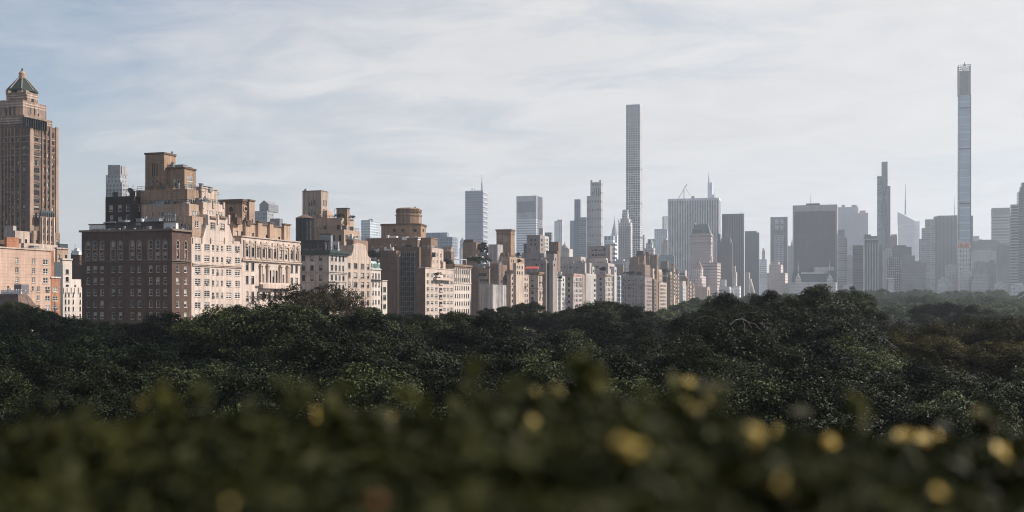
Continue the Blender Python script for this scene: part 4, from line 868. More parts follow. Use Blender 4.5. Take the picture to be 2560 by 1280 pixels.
v = b.vol('wall', BROWN2, XF=AV-.3, xl=1630.4, xc=1636, xr=1641.5, yt=700, W=[([1638.5], 2.4, rows(704, 9.4, 8, 5), 'plain')]); yy = v['Y0']
b.vol('tier', CREAM2, Y=yy+8, xl=1616, xc=1632, xr=1655, yt=673, W=[([1637, 1645], 4, [(676, 684)], 'plain')])
b.vol('roof_tower', BROWN2, Y=yy+14, xl=1612, xc=1623, xr=1627, yt=639, cop=(.6, .4, BROWN)); b.vol('tower_top', BROWN, Y=yy+15, xl=1613, xc=1621.5, xr=1624.5, yt=632)
b.vol('roof_tower', BROWN2, Y=yy+18, xl=1626, xc=1642, xr=1646, yt=640, W=[([1644], 1.5, [(646, 664)], 'plain')], cop=(.5, .4, CREAM2)); b.done()
b = bl('cream_bow_front_apartments', 'sunlit cream street front with rows of small windows, end of the clear near row', 36)
v = b.vol('wall', CREAM2, XF=AV, xl=1642, xc=1648.5, xr=1667, yt=708, W=[(lin(1651, 1664.5, 6), 1.6, rows(711.5, 9.4, 7, 5), 'plain', {'at': 1651})], cop=(.3, .25, CREAM2)); b.vol('tier', TAN2, Y=v['Y0']+8, xl=1633, xc=1647, xr=1656, yt=681, W=[([1650, 1653], 1.6, [(686, 692), (698, 704)], 'plain')])
b.clutter(v, 5, BROWN, 2); b.done()
b = bl('dark_green_rear_block', 'dark shaded block with a square brown tower behind the cream sunlit front', 37)
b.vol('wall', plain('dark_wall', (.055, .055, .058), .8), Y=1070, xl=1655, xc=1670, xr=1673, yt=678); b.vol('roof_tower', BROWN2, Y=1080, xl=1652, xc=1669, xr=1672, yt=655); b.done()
# the hazy end of the row: small fronts, one after another
endrow = [(1667.5, 1676, 1681, 690, BROWN2, 'brown'), (1681, 1684.5, 1688, 674, CREAM2, 'tall cream'), (1686, 1689, 1692.5, 703, TAN2, 'low tan'), (1692, 1695, 1698, 684, CREAM2, 'cream'), (1697.5, 1707, 1716, 716, GREYW, 'white wide fronted'),
          (1716, 1719, 1722.5, 712, TAN2, 'tan'), (1722, 1725, 1729, 714, CREAM2, 'narrow cream'), (1728, 1732, 1736.5, 721, TAN2, 'last tan')]
for i, (a, c, d, yt, mt, w) in enumerate(endrow):
    b = bl('row_building', f'{w} hazy building in the far end of the sunlit avenue row', 40+i, group='far end of the avenue row')
    v = b.vol('wall', mt, XF=AV, xl=a, xc=c, xr=d, yt=yt, W=[(lin(c+1, d-1, 3), .8, rows(yt+5, 9, 7, 5), 'plain')], cop=(.4, .3, mt)); b.clutter(v, 4, mt, 2.5)
    b.vol('roof_house', BROWN2 if i % 2 else CREAM2, Y=v['Y0']+8, xl=a-2, xc=c, xr=d-1, yt=yt-9-3*(i % 3)); b.done()
b = bl('pale_box_block', 'pale grey box shaped block standing just below the striped white and black slab', 50)
b.vol('wall', GREYST, Y=1420, xl=1693, xc=1713, xr=1717, yt=677, N=[([1703], 15, [(682, 687)], 'wide')]); b.vol('base', BROWN2, Y=1400, xl=1690, xc=1715, xr=1719, yt=692); b.done()

# ================================================================ distant towers
def tower(name, label, mat, Y, xl, xc, xr, yt, extra=None, cat='skyscraper', zb=-3):
    b = Bld(name, label, cat, 'skyscrapers of the hazy skyline', False, 0)
    v = b.vol('shaft', mat, Y=Y, xl=xl, xc=xc, xr=xr, yt=yt, parapet=False, zb=zb)
    if extra: extra(b, v, Y)
    return b
def fbox(b, part, mat, Y, xl, xc, xr, yt, yb, dw=20): return b.vol(part, mat, Y=Y, xl=xl, xc=xc, xr=xr, yt=yt, yb=yb, parapet=False, dw=dw)
def mast(b, px, Y, yt, yb, r=.7, part='mast', mat=None):
    x = XatY(px, Y); m = MB(); z0, z1 = zat(yb, x, Y), zat(yt, x, Y); m.tube((x, Y, z0), (x, Y, z0+(z1-z0)*.5), r, r*.8, 6); m.tube((x, Y, z0+(z1-z0)*.5), (x, Y, z1), r*.5, r*.2, 6); b.add(part, m, mat or GREYM)
WG = (.42, .40, .39); GL = (.035, .04, .048); GLB = (.05, .065, .075)
# far left: ribbed white crown
f1 = facade('ribbed_white', (.19, .188, .195), (.10, .105, .115), 3.4, 3.8, .5, .55)
def ex(b, v, Y):
    fbox(b, 'setback', f1, Y+2, 268, 300, 318, 436, 470); fbox(b, 'crown', f1, Y+4, 272.5, 302, 317, 424, 440)
    m = MB()
    for px in lin(273, 301, 9):
        x = XatY(px, Y+4); m.box(x-.55, Y+3, zat(436, x, Y), x+.55, Y+4.4, zat(411, x, Y))
    X = XatY(302, Y+4)
    for px in lin(304, 316, 5): y = YatX(px, X); m.box(X-.4, y-.8, zat(436, X, Y), X+1, y+.8, zat(413, X, Y))
    b.add('crown_fin', m, wallmat('white_fin', (.36, .35, .35), .05))
    m = MB()
    for px in (265.5, 266.6): x = XatY(px, Y-2); m.tube((x, Y-2, 40), (x, Y-2, zat(438, x, Y)), .35, .35, 5)
    b.add('hoist_mast', m, GREYM)
tower('ribbed_white_tower', 'hazy white ribbed tower with finned crown behind the dark brick building', f1, 760, 266.5, 305, 322, 455, ex).done()
f2 = facade('white_office', (.19, .188, .195), (.12, .13, .14), 3.0, 3.8, .55, .5)
def ex(b, v, Y):
    x0, x1 = XatY(646, Y), XatY(669, Y); X2 = XatY(672, Y+10); za, zb_ = zat(528, x1, Y), zat(512, x1, Y); xm = (x0+x1)/2
    m = MB(); m.poly([(x0, Y+2, za), (x1, Y+2, za), (x1, Y+2, zb_+1), (xm, Y+2, zb_+5), (x0, Y+2, zb_+1)]); m.poly([(x0, Y+22, za), (x0, Y+22, zb_+1), (xm, Y+22, zb_+5), (x1, Y+22, zb_+1), (x1, Y+22, za)])
    m.quad((x1, Y+2, za), (x1, Y+22, za), (x1, Y+22, zb_+1), (x1, Y+2, zb_+1)); m.quad((x1, Y+2, zb_+1), (x1, Y+22, zb_+1), (xm, Y+22, zb_+5), (xm, Y+2, zb_+5)); b.add('gable_crown', m, facade('louvre', (.14, .145, .155), (.10, .105, .115), 1.4, 2, .5, .5))
    mast(b, 652.5, Y+5, 508, 514, .4)
tower('gabled_office_tower', 'hazy white office tower with gabled crown behind the ornate stone building', f2, 980, 636, 668, 685, 527, ex).done()
tower('grey_box_block', 'plain grey box block to the right of the gabled white tower', plain('mid_grey_wall', (.17, .175, .18), .8), 760, 675, 699, 707, 546).done()
f3 = facade('pale_glass', (.30, .32, .335), (.17, .2, .225), 2.2, 3.6, .8, .6, .3, .15, .25)
tower('pale_glass_tower', 'pale blue glass tower standing left of the brown drum building', f3, 1350, 903, 925, 947, 550, lambda b, v, Y: fbox(b, 'roof_plant', f3, Y+5, 921, 932, 935, 547, 551)).done()
fgb = facade('flat_grey_glass', (.17, .19, .215), (.13, .15, .18), 6, 4, .9, .8, .4, .25, .1)
tower('grey_glass_slab', 'wide low grey glass slab stepping down right of the brown drum', fgb, 1250, 1060, 1117, 1122, 581, lambda b, v, Y: fbox(b, 'lower_slab', fgb, Y-4, 1080, 1131, 1144, 592, 640)).done()
fbd = facade('grey_band', (.19, .205, .232), (.165, .18, .207), 40, 4.0, 1.0, .5, .4, .15, .15)
def ex(b, v, Y):
    m = MB(); X = v['X1']; z = v['z1']-4
    while z > 30: m.box(X, Y+.5, z, X+.9, v['Y1']-.5, z+2.0); z -= 7.6
    b.add('floor_band', m, wallmat('white_spandrel', (.62, .61, .6), .05))
    mast(b, 1204.7, Y+15, 437, 476, 1.3)
    for px in (1178, 1181, 1187): mast(b, px, Y+15, 469, 476, .6)
tower('grey_blue_slab_tower', 'grey blue slab tower with a tall mast on its roof', fbd, 1650, 1163, 1207, 1219, 476, ex).done()
fst = facade('white_banded', (.55, .54, .54), (.2, .21, .235), 300, 4.6, 1.0, .42, .5, .2, .1)
def ex(b, v, Y):
    fbox(b, 'crown', wallmat('white_metal_panel', (.52, .51, .51), .04), Y-.3, 1291, 1341.2, 1356.3, 489, 547, 30); m = MB(); x0, x1 = XatY(1294, Y), XatY(1338, Y); m.box(x0, Y-1.4, zat(530, x1, Y), x1, Y-.35, zat(503, x1, Y)); b.add('louvre_panel', m, facade('louvre_dark', (.155, .16, .19), (.11, .115, .14), 1.6, 50, .5, 1, .6, .4, .3))
    for px in (1336, 1340): mast(b, px, Y+10, 485, 490, .5)
tower('white_banded_tower', 'white banded tower with a dark square panel near its top', fst, 1950, 1291, 1341, 1356, 491, ex).done()
tower('slim_pale_tower', 'slim pale grey tower alone between the white banded tower and beige tower', facade('pale_pier', (.36, .36, .375), (.2, .205, .22), 4.5, 60, .4, 1), 2100, 1386, 1406, 1408, 552, lambda b, v, Y: fbox(b, 'roof_ring', GREYM, Y+6, 1393, 1404, None, 549, 552, 8)).done()
tower('round_top_tower', 'small grey tower with rounded bronze top behind the brown cube block', facade('bronze_glass', (.15, .155, .165), (.07, .075, .08), 3, 3.8, .6, .6), 1250, 1362, 1378, 1381, 581).done()
tower('dark_blue_slim_tower', 'slim dark blue glass tower with stepped shoulders, left of the beige tower', facade('blue_dark', (.10, .125, .155), (.05, .07, .09), 4, 60, .6, 1, .3), 1950, 1436, 1450, 1453, 498, lambda b, v, Y: (fbox(b, 'shoulder', facade('blue_pale', (.17, .2, .235), (.11, .14, .17), 5, 60, .5, 1, .3), Y+5, 1425, 1447, None, 551, 720), fbox(b, 'shoulder', facade('blue_mid', (.12, .15, .18), (.07, .095, .12), 30, 4, 1, .5, .3), Y-3, 1447, 1466, 1468, 543, 720))).done()
fbe = facade('beige_tower_wall', (.225, .205, .20), (.11, .105, .11), 4.6, 14.5, .62, .30)
def ex(b, v, Y):
    fbox(b, 'shoulder', fbe, Y+4, 1467, 1477, None, 490, 700); x0, x1 = XatY(1476, Y), v['X1']; z = v['z1']; m = MB(); w = (x1-x0)
    m.box(x0, Y, z+.02, x0+w*.18, Y+6, z+3.5); m.box(x1-w*.16, Y, z+.02, x1, Y+6, z+3.5); b.add('corner_crown', m, fbe)
    m = MB(); m.box(x0+w*.25, Y-.25, z-24, x1-w*.16, Y-.01, z-10)
    b.add('dark_crown_panel', m, facade('crown_win', (.3, .27, .265), (.06, .06, .065), 3.2, 20, .6, 1))
tower('beige_slab_tower', 'beige stone tower with notched crown left of the tallest white grid tower', fbe, 1800, 1476, 1502.5, 1507, 455, ex).done()
fch = wallmat('pale_spire_metal', (.42, .42, .43), .05)
def ex(b, v, Y):
    x, y = XatY(1534.5, Y), Y+10; s_ = dep(x, y)/F; zq = lambda p: zat(p, x, y); m = MB(); m.lathe(x, y, [(8.5*s_, zq(589)), (7.6*s_, zq(582)), (6*s_, zq(574)), (4*s_, zq(566)), (2*s_, zq(558)), (.8*s_, zq(550)), (.15*s_, zq(538))], 12); b.add('spire', m, fch)
tower('spire_tower', 'pale hazy tower tapering to a needle spire', facade('spire_shaft', (.42, .42, .43), (.25, .25, .27), 3, 4, .4, .5), 2900, 1526, 1543, 1545, 588, ex).done()
tower('banded_octagon_tower', 'white and dark banded block in front of the needle spire tower', facade('banded', (.5, .49, .49), (.11, .12, .135), 60, 6.2, 1, .5), 1500, 1511, 1538, 1543, 607, lambda b, v, Y: fbox(b, 'upper_block', facade('banded_up', (.3, .31, .33), (.13, .14, .16), 5, 9, .6, .6), Y+4, 1510, 1533, 1537, 590, 608)).done()
# tallest white grid tower: every window is an opening
b = Bld('white_grid_supertall', 'very tall slender white grid tower with square windows, tallest near the middle', 'skyscraper', 'skyscrapers of the hazy skyline', False, 0, FR_G, wallmat('grid_concrete', (.74, .735, .74), .05))
gr = []; y = 262.0
while y < 720:
    gr.append((y, y+4.1)); y += 5.72
v = b.vol('shaft', wallmat('grid_concrete', (.74, .735, .74), .05), Y=2050, xl=1565, xc=1600, xr=1606.8, yt=260, parapet=False, depth=1.6,
    N=[(lin(1568.2, 1597, 6), 4.3, gr, 'plain', {'var': (4, 4, 0, 2, 4, 2)})], W=[(lin(1600.8, 1606.1, 6), .62, gr, 'plain', {'var': 4})])
for yq in (338, 421, 507, 592): b.belt(v, yq, 3, .25, plain('belt_dark', (.2, .2, .21), .6), 'open_floor')
b.done()
fcr = facade('cream_setback', (.29, .27, .262), (.14, .135, .14), 3.6, 4.2, .45, .5)
def ex(b, v, Y):
    fbox(b, 'setback', fcr, Y+2, 1551, 1572, 1576, 546, 565); fbox(b, 'crown_block', fcr, Y+4, 1555, 1569, 1572, 534, 550); fbox(b, 'cap', fcr, Y+5, 1556, 1569, 1571, 524, 536)
    for px in (1547, 1578.5): mast(b, px, Y+1, 547, 556, 1.2, 'pinnacle', fcr)
    m = MB()
    for px in lin(1549, 1576, 6): x = XatY(px, Y); m.box(x-.6, Y-1, 20, x+.6, Y-.01, v['z1']-6)
    b.add('pier', m, wallmat('cream_pier', (.40, .37, .355), .05))
tower('cream_setback_tower', 'cream stepped tower standing in front of the tallest white grid tower', fcr, 1700, 1546, 1576, 1581, 556, ex).done()
tower('slim_grey_slab', 'thin grey slab peeking out at the right of the white grid tower', facade('grey_slab_glass', (.22, .23, .25), (.13, .14, .16), 5, 4, .6, .5), 2300, 1600, 1611, 1613, 587).done()
def ex(b, v, Y):
    fbox(b, 'crown_block', fcr, Y+2, 1615, 1630, 1633, 608, 622); x, y = XatY(1624, Y+4), Y+12; s_ = dep(x, y)/F; zq = lambda p: zat(p, x, y); m = MB(); m.lathe(x, y, [(8.5*s_, zq(609)), (6*s_, zq(604)), (4*s_, zq(601)), (1*s_, zq(598))], 8, 0, .3); b.add('roof', m, plain('pale_copper_roof', (.16, .2, .2), .6))
tower('small_crowned_tower', 'small stepped tower with grey green peaked roof above the twin brown roof towers', fcr, 1350, 1611, 1634, 1638, 620, ex).done()
tower('blue_grey_office_block', 'blue grey office block behind the small peaked tower', facade('bluegrey_office', (.2, .225, .25), (.12, .14, .165), 3, 60, .5, 1, .4), 2200, 1619, 1660, 1670, 597, lambda b, v, Y: fbox(b, 'upper_block', facade('bluegrey_office', (0, 0, 0), (0, 0, 0)), Y+20, 1636, 1668, None, 573, 600)).done()
def lattice(b, x0, x1, y0, y1, z0, z1, nx, nz, r, part='lattice', mat=None, diag=True):
    m = MB(); C4 = [(x0, y0), (x1, y0), (x1, y1), (x0, y1)]
    for k in range(4):
        a, c = C4[k], C4[(k+1) % 4]; P = lambda t, z: (a[0]+(c[0]-a[0])*t, a[1]+(c[1]-a[1])*t, z)
        for i in range(nx+1): m.tube(P(i/nx, z0), P(i/nx, z1), r, r, 5)
        for j in range(nz+1):
            z = z0+(z1-z0)*j/nz; m.tube(P(0, z), P(1, z), r, r, 5)
            if diag and j < nz: m.tube(P(0, z), P(1, z0+(z1-z0)*(j+1)/nz), r*.8, r*.8, 4)
    b.add(part, m, mat or GREYM)
tower('frame_topped_block', 'pale block with an open steel frame on top, left edge of the striped slab', facade('bluegrey_pale', (.27, .285, .3), (.18, .2, .22), 4, 4, .5, .5), 2150, 1636, 1668, 1670, 572, lambda b, v, Y: lattice(b, XatY(1656, Y), XatY(1669, Y), Y+3, Y+14, v['z1'], zat(541, v['X1'], Y), 3, 6, .4, 'open_frame', GREYM, False)).done()
# striped slab
STB = plain('black_slot_glass', (.025, .027, .038), .25, 0, .5)
def ex(b, v, Y):
    m = MB(); x0, x1 = v['X0'], v['X1']; n = 30
    for i in range(n+1):
        x = x0+(x1-x0)*i/n; m.box(x-.85, Y-1.1, 0, x+.85, Y-.02, v['z1']-.1)
    m.box(x0-.9, Y-1.15, v['z1'], x1+.9, v['Y1'], v['z1']+4)
    for i in range(5):
        y = Y+(v['Y1']-Y)*(i+.5)/5; m.box(x1+.02, y-1, 0, x1+1, y+1, v['z1']-.1)
    b.add('marble_pier', m, wallmat('white_marble', (.76, .75, .76), .04)); fbox(b, 'roof_plant', GREYST, Y+8, 1728, 1737, None, 491.5, 496); fbox(b, 'roof_plant', GREYST, Y+8, 1729, 1735, None, 490, 493)
tower('striped_slab_tower', 'broad slab tower with black and white vertical stripes', STB, 1850, 1671, 1796, 1801, 500, ex).done()
t = thing('tower_crane', 'thin tower crane with raised jib above the striped slab', 'crane', (XatY(1710, 2600), 2600.0, 10.0))
zq = lambda p: zat(p, t.location.x, 2600)-10; xq = lambda p: XatY(p, 2600)-t.location.x
m = MB(); m.tube((0, 0, 0), (0, 0, zq(471)), 1.2, 1.2, 4); link('crane_mast', m.mesh('crane_mast', [GREYM]), t)
m = MB(); m.tube((xq(1694), 0, zq(499)), (xq(1717), 0, zq(461)), .8, .6, 4); m.tube((xq(1712), 0, zq(467)), (xq(1727), 0, zq(491)), .5, .5, 4); m.tube((xq(1711), 0, zq(468)), (xq(1718), 0, zq(462)), 1.1, 1.1, 4); link('crane_jib', m.mesh('crane_jib', [GREYM]), t)
fov = facade('pale_steps', (.36, .37, .39), (.25, .265, .285), 4, 4, .5, .5)
tower('stepped_spire_tower', 'pale stepped tower with a needle spire rising behind the striped slab', fov, 2900, 1769, 1781, 1783, 456, lambda b, v, Y: (fbox(b, 'shoulder', fov, Y+8, 1769, 1789, 1791, 487, 640), fbox(b, 'shoulder', fov, Y-4, 1769, 1786, None, 486, 640), mast(b, 1772, Y+8, 428, 457, 1.6, 'spire'), mast(b, 1786, Y+12, 482, 488, .8))).done()
# tan hotel with green mansard
fpi = facade('pinkish_hotel', (.27, .22, .205), (.15, .125, .12), 3.1, 4.2, .4, .45)
def ex(b, v, Y):
    b.belt(v, 588, 2.2, 1.2, wallmat('hotel_belt', (.37, .30, .27))); b.belt(v, 606, 1.6, .8, wallmat('hotel_belt', (.37, .30, .27)))
    x0, x1, y0, y1 = v['X0']+2, v['X1']-1, Y+1, v['Y1']-2; zt = zat(560, x1, Y); m = MB()
    m.prism([(x0, y0), (x1, y0), (x1, y1), (x0, y1)], v['z1']+.01, zt, 0, [(x0+4, y0+4), (x1-4, y0+4), (x1-4, y1-4), (x0+4, y1-4)]); b.add('mansard_roof', m, plain('hotel_copper', (.10, .135, .125), .6)); mast(b, 1737, Y+9, 557, 561, 2)
    m = MB()
    for px in lin(1733, 1771, 6): x = XatY(px, Y); m.box(x-1.3, Y+.2, v['z1'], x+1.3, Y+5, v['z1']+5)
    b.add('dormer', m, plain('hotel_copper', (.10, .135, .125), .6)); fbox(b, 'side_pier', fpi, Y+6, 1776, 1780, 1782.5, 640, 720)
tower('mansard_hotel_tower', 'pinkish hotel tower with green mansard roof in front of the striped slab', fpi, 1640, 1725, 1777, 1781.5, 583, ex).done()
fdk = facade('dark_bronze', (.085, .085, .09), (.05, .052, .058), 3, 60, .5, 1, .5, .2, .4)
tower('dark_bronze_tower', 'dark bronze flat topped tower right of the striped slab', fdk, 1930, 1805, 1859.5, 1860.6, 534, lambda b, v, Y: [mast(b, p, Y+9, 530, 534, .6) for p in (1852, 1855)]).done()
tower('plain_grey_tower', 'plain grey tower with stepped top right of the dark bronze tower', facade('plain_grey', (.105, .11, .118), (.085, .09, .098), 3, 4, .5, .5, .5, .3, .2), 2100, 1862, 1897.5, 1898.6, 581, lambda b, v, Y: fbox(b, 'roof_step', facade('plain_grey', (0, 0, 0), (0, 0, 0)), Y+5, 1862, 1891, None, 577.5, 582)).done()
fgo = facade('dark_gothic', (.10, .095, .097), (.06, .058, .06), 3, 4, .4, .5)
def ex(b, v, Y):
    fbox(b, 'upper_block', fgo, Y+5, 1803, 1826, None, 597, 610); x, y = XatY(1816, Y), Y+12
    for px, yt, yb in ((1806, 590, 600), (1815, 574, 598), (1819, 580, 600), (1825, 584, 602), (1797, 583, 605)): mast(b, px, Y+8, yt, yb, 1.8, 'pinnacle', fgo)
    fbox(b, 'low_wing', fgo, Y+6, 1793, 1800, None, 585, 720)
tower('dark_gothic_tower', 'dark tower with small pinnacles in front of the dark bronze tower', fgo, 1720, 1800, 1831, 1832, 606, ex).done()
fs2 = facade('tan_striped_wall', (.26, .21, .195), (.2, .16, .15), 60, 4.4, 1, .4)
tower('tan_striped_block', 'tan block with thin floor stripes and bright sunlit edge, right of the green roofed hotel', fs2, 1560, 1772, 1793, 1802, 658, lambda b, v, Y: (fbox(b, 'parapet_band', wallmat('tan_band', (.33, .27, .25)), Y-.3, 1772, 1793.2, 1802.2, 656, 659.5), fbox(b, 'wing', fs2, Y+10, 1755, 1774, None, 653, 740))).done()
# peaked roof house
b = Bld('peaked_roof_tower', 'pinkish tower house with steep pyramid roof at the end of the avenue row', 'building', None, False, 0)
fpk = facade('pinkish_house', (.30, .25, .24), (.14, .12, .12), 3, 4, .4, .5)
v = b.vol('wall', fpk, Y=1480, xl=1731, xc=1754, xr=1758, yt=671, parapet=False); x0, x1 = v['X0'], v['X1']; xm, ym = XatY(1746, 1492), 1490; zt = zat(649, xm, ym)
m = MB(); m.prism([(x0, 1480), (x1, 1480), (x1, 1500), (x0, 1500)], v['z1']+.01, zt, 0, [(xm-.5, ym-.5), (xm+.5, ym-.5), (xm+.5, ym+.5), (xm-.5, ym+.5)]); b.add('roof', m, wallmat('pinkish_tile', (.24, .17, .16)))
b.vol('wing', fpk, Y=1470, xl=1718, xc=1740, xr=None, dw=12, yt=699, parapet=False); b.vol('wing', fpk, Y=1474, xl=1722, xc=1752, xr=1765, yt=690, parapet=False)
u = b.vol('turret', fpk, Y=1460, xl=1746, xc=1754.5, xr=1756, yt=695, parapet=False); m = MB(); x, y = XatY(1750.5, 1464), 1464; s_ = dep(x, y)/F; m.lathe(x, y, [(4*s_, u['z1']), (1.5*s_, u['z1']+1.5), (1.3*s_, zat(684, x, y)), (.2*s_, zat(672, x, y))], 8); b.add('turret_spire', m, fpk)
v = b.vol('wing', CREAM2, Y=1440, xl=1740, xc=1768, xr=1775, yt=718, parapet=False); b.clutter(v, 5, GREYST, 4); b.done()
tower('low_white_terrace_block', 'low white terraced block left of the thin chimney tower', facade('low_white', (.28, .275, .27), (.2, .2, .2), 90, 5, 1, .35), 1450, 1798, 1824, 1828, 716, lambda b, v, Y: fbox(b, 'upper_block', GREYW, Y+8, 1800, 1814, 1816, 699, 717), 'building').done()
tower('thin_white_turret_tower', 'low pale block with a thin white turret tower', facade('pale_stucco', (.38, .375, .37), (.2, .2, .2), 4, 5, .4, .4), 1500, 1831, 1849, 1852, 715, lambda b, v, Y: (fbox(b, 'turret', GREYST, Y+4, 1833, 1840, 1843, 680, 716), fbox(b, 'turret_top', GREYST, Y+5, 1833, 1837.5, 1839, 665, 681)), 'building').done()
tower('sloping_grey_block', 'small pale block with a sloping stepped right side below the plain grey tower', GREYST, 1700, 1864, 1873, 1875, 681, lambda b, v, Y: [fbox(b, 'step', GREYST, Y+3+k, 1866, 1874+2.6*k, None, 688+9*k, 740) for k in range(1, 5)], 'building').done()
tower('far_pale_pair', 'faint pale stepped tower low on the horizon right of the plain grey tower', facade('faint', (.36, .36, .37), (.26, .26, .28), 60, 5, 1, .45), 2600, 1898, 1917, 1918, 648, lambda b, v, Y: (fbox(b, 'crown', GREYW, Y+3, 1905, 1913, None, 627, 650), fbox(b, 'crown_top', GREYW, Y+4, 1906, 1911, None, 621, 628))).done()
# grey windowed tower with pale grille
fgw = facade('grey_punched', (.22, .205, .21), (.13, .125, .13), 2.6, 4.2, .5, .45)
def ex(b, v, Y):
    m = MB(); x0, x1 = XatY(1936, Y), XatY(1959, Y); m.box(x0, Y-.5, zat(696, x1, Y), x1, Y-.02, zat(588, x1, Y)); b.add('window_panel', m, facade('white_punched', (.36, .35, .355), (.16, .155, .165), 2.3, 4.2, .5, .5))
    m = MB()
    for r_ in (548, 563):
        for px in (1938, 1942.5, 1950, 1954.5): x = XatY(px, Y); m.box(x, Y-.5, zat(r_+11, x, Y), x+3, Y-.02, zat(r_, x, Y))
    b.add('louvre', m, facade('grille', (.42, .41, .42), (.22, .21, .22), 1.2, 3, .5, .6))
tower('grey_grille_tower', 'grey tower with four pale grilles at the top, left of the black slab', fgw, 2050, 1926, 1968.5, 1969.6, 542, ex).done()
fpe = facade('peach_hotel', (.29, .25, .23), (.18, .155, .145), 3.6, 4.4, .45, .5)
tower('stepped_cream_hotel', 'stepped cream hotel in front of the grey grille tower', fpe, 1740, 1917, 1963, 1970, 682, lambda b, v, Y: (fbox(b, 'setback', fpe, Y+4, 1923, 1952, 1958, 661, 684), fbox(b, 'setback', fpe, Y+7, 1926, 1946, 1949, 655, 663), fbox(b, 'side_wing', fpe, Y+2, 1958, 1975, 1978, 708, 745)), 'building').done()
tower('thin_pale_tower', 'thin pale stepped tower squeezed between the grille tower and the black slab', facade('thin_pale', (.26, .255, .265), (.17, .17, .18), 3, 4, .5, .5), 2250, 1970, 1983, 1984, 614, lambda b, v, Y: mast(b, 1980, Y+5, 598, 615, 2.5, 'spire', GREYST)).done()
BLK = facade('black_curtain', (.032, .035, .041), (.026, .029, .035), 2, 4, .9, .9, .3, .2, .3)
def ex(b, v, Y):
    m = MB(); x0, x1, z = v['X0'], v['X1'], v['z1']; zt = zat(527, x1, Y); d = 2.2
    m.box(x0-1.8, Y-2.5, 0, x0+.6, v['Y1'], z+.5); m.box(x1-.6, Y-2.5, 0, x1+2.2, v['Y1'], z+.5); m.box(x0+.6, Y-2.5, zt, x1-.6, Y-.02, z+.5); b.add('travertine_frame', m, wallmat('travertine', (.40, .375, .37), .05)); fbox(b, 'roof_plant', DARKM, Y+15, 2015, 2049, None, 508, 513); mast(b, 2027, Y+20, 478, 510, .5)
tower('black_glass_slab', 'broad black glass slab in a pale stone frame', BLK, 1960, 1984.5, 2090, 2092, 512, ex).done()
# white chateau hotel with green roofs
b = Bld('chateau_hotel', 'white hotel with steep dark green roof and gabled dormers below the black slab', 'building', None, False, 0)
Y = 1720; fpl = facade('white_hotel', (.30, .285, .275), (.19, .18, .175), 3.2, 4.6, .4, .5)
v = b.vol('wall', fpl, Y=Y, xl=1973, xc=2089, xr=2093, yt=705, parapet=False); RF = plain('green_slate_roof', (.055, .075, .07), .6)
q0, q1, q2, q3 = (XatY(p, Y) for p in (1999, 2064, 2001, 2062)); zr, ze = zat(684, q1, Y), v['z1']
m = MB(); m.prism([(q0-6, Y+1), (q1+6, Y+1), (q1+6, Y+30), (q0-6, Y+30)], zat(711, q1, Y), zr, 0, [(q2, Y+8), (q3, Y+8), (q3, Y+24), (q2, Y+24)]); b.add('mansard_roof', m, RF)
for (a, c, t_) in ((1978, 1999, 676), (2066, 2090, 676)):
    xa, xb = XatY(a, Y), XatY(c, Y); m = MB(); m.prism([(xa, Y-1), (xb, Y-1), (xb, Y+24), (xa, Y+24)], ze+.01, zat(t_, xb, Y), 0, [(xa+3, Y+5), (xb-3, Y+5), (xb-3, Y+20), (xa+3, Y+20)]); b.add('corner_roof', m, RF)
for px in (1995, 2075):
    x = XatY(px, Y); m = MB(); z = zat(711, x, Y); m.poly([(x-4.5, Y-2, z), (x+4.5, Y-2, z), (x+4.5, Y-2, z+8), (x, Y-2, z+17), (x-4.5, Y-2, z+8)]); m.quad((x-4.5, Y-2, z+8), (x, Y-2, z+17), (x, Y+10, z+17), (x-4.5, Y+10, z+8)); m.quad((x, Y-2, z+17), (x+4.5, Y-2, z+8), (x+4.5, Y+10, z+8), (x, Y+10, z+17)); m.quad((x+4.5, Y-2, z), (x+4.5, Y+10, z), (x+4.5, Y+10, z+8), (x+4.5, Y-2, z+8)); b.add('gable', m, fpl)
m = MB(); m.box(q2+1, Y+7, zr, q3-1, Y+23, zr+2.2); b.add('roof_ridge', m, WHITEM)
fbox(b, 'roof_house', GREYW, Y+16, 2033, 2085, None, 667, 684); fbox(b, 'roof_plant', DARKM, Y+12, 2022, 2034, None, 668, 685); mast(b, 1995.5, Y+8, 652, 677, .5, 'flagpole', WHITEM); mast(b, 2074, Y+8, 650, 677, .5, 'flagpole', WHITEM); b.done()
fwd = facade('beige_grid', (.33, .315, .325), (.19, .185, .20), 4.4, 4.0, .42, .5)
tower('wide_beige_grid_tower', 'wide pale beige grid tower with stepped top right of the black slab', fwd, 2400, 2093, 2170, 2171.5, 532, lambda b, v, Y: (fbox(b, 'setback', fwd, Y+4, 2094, 2146, None, 517, 535), fbox(b, 'roof_plant', GREYST, Y+8, 2104, 2112, None, 512, 518), fbox(b, 'roof_plant', GREYST, Y+8, 2129, 2142, None, 512, 518), fbox(b, 'roof_plant', GREYST, Y+8, 2149, 2164, None, 526, 533))).done()
tower('grey_balcony_tower', 'mid grey tower with a rounded top step just right of the black slab', facade('balcony_grey', (.15, .155, .165), (.10, .105, .115), 50, 4, 1, .5), 1900, 2095, 2112, 2113, 574, lambda b, v, Y: fbox(b, 'lower_block', facade('balcony_grey', (0, 0, 0), (0, 0, 0)), Y+4, 2095, 2118, None, 594, 740)).done()
tower('dark_flat_tower', 'dark flat topped tower left of the vertically striped black tower', facade('dark_flat', (.07, .075, .08), (.05, .055, .06), 50, 4, 1, .6), 1760, 2132, 2158, 2159, 613).done()
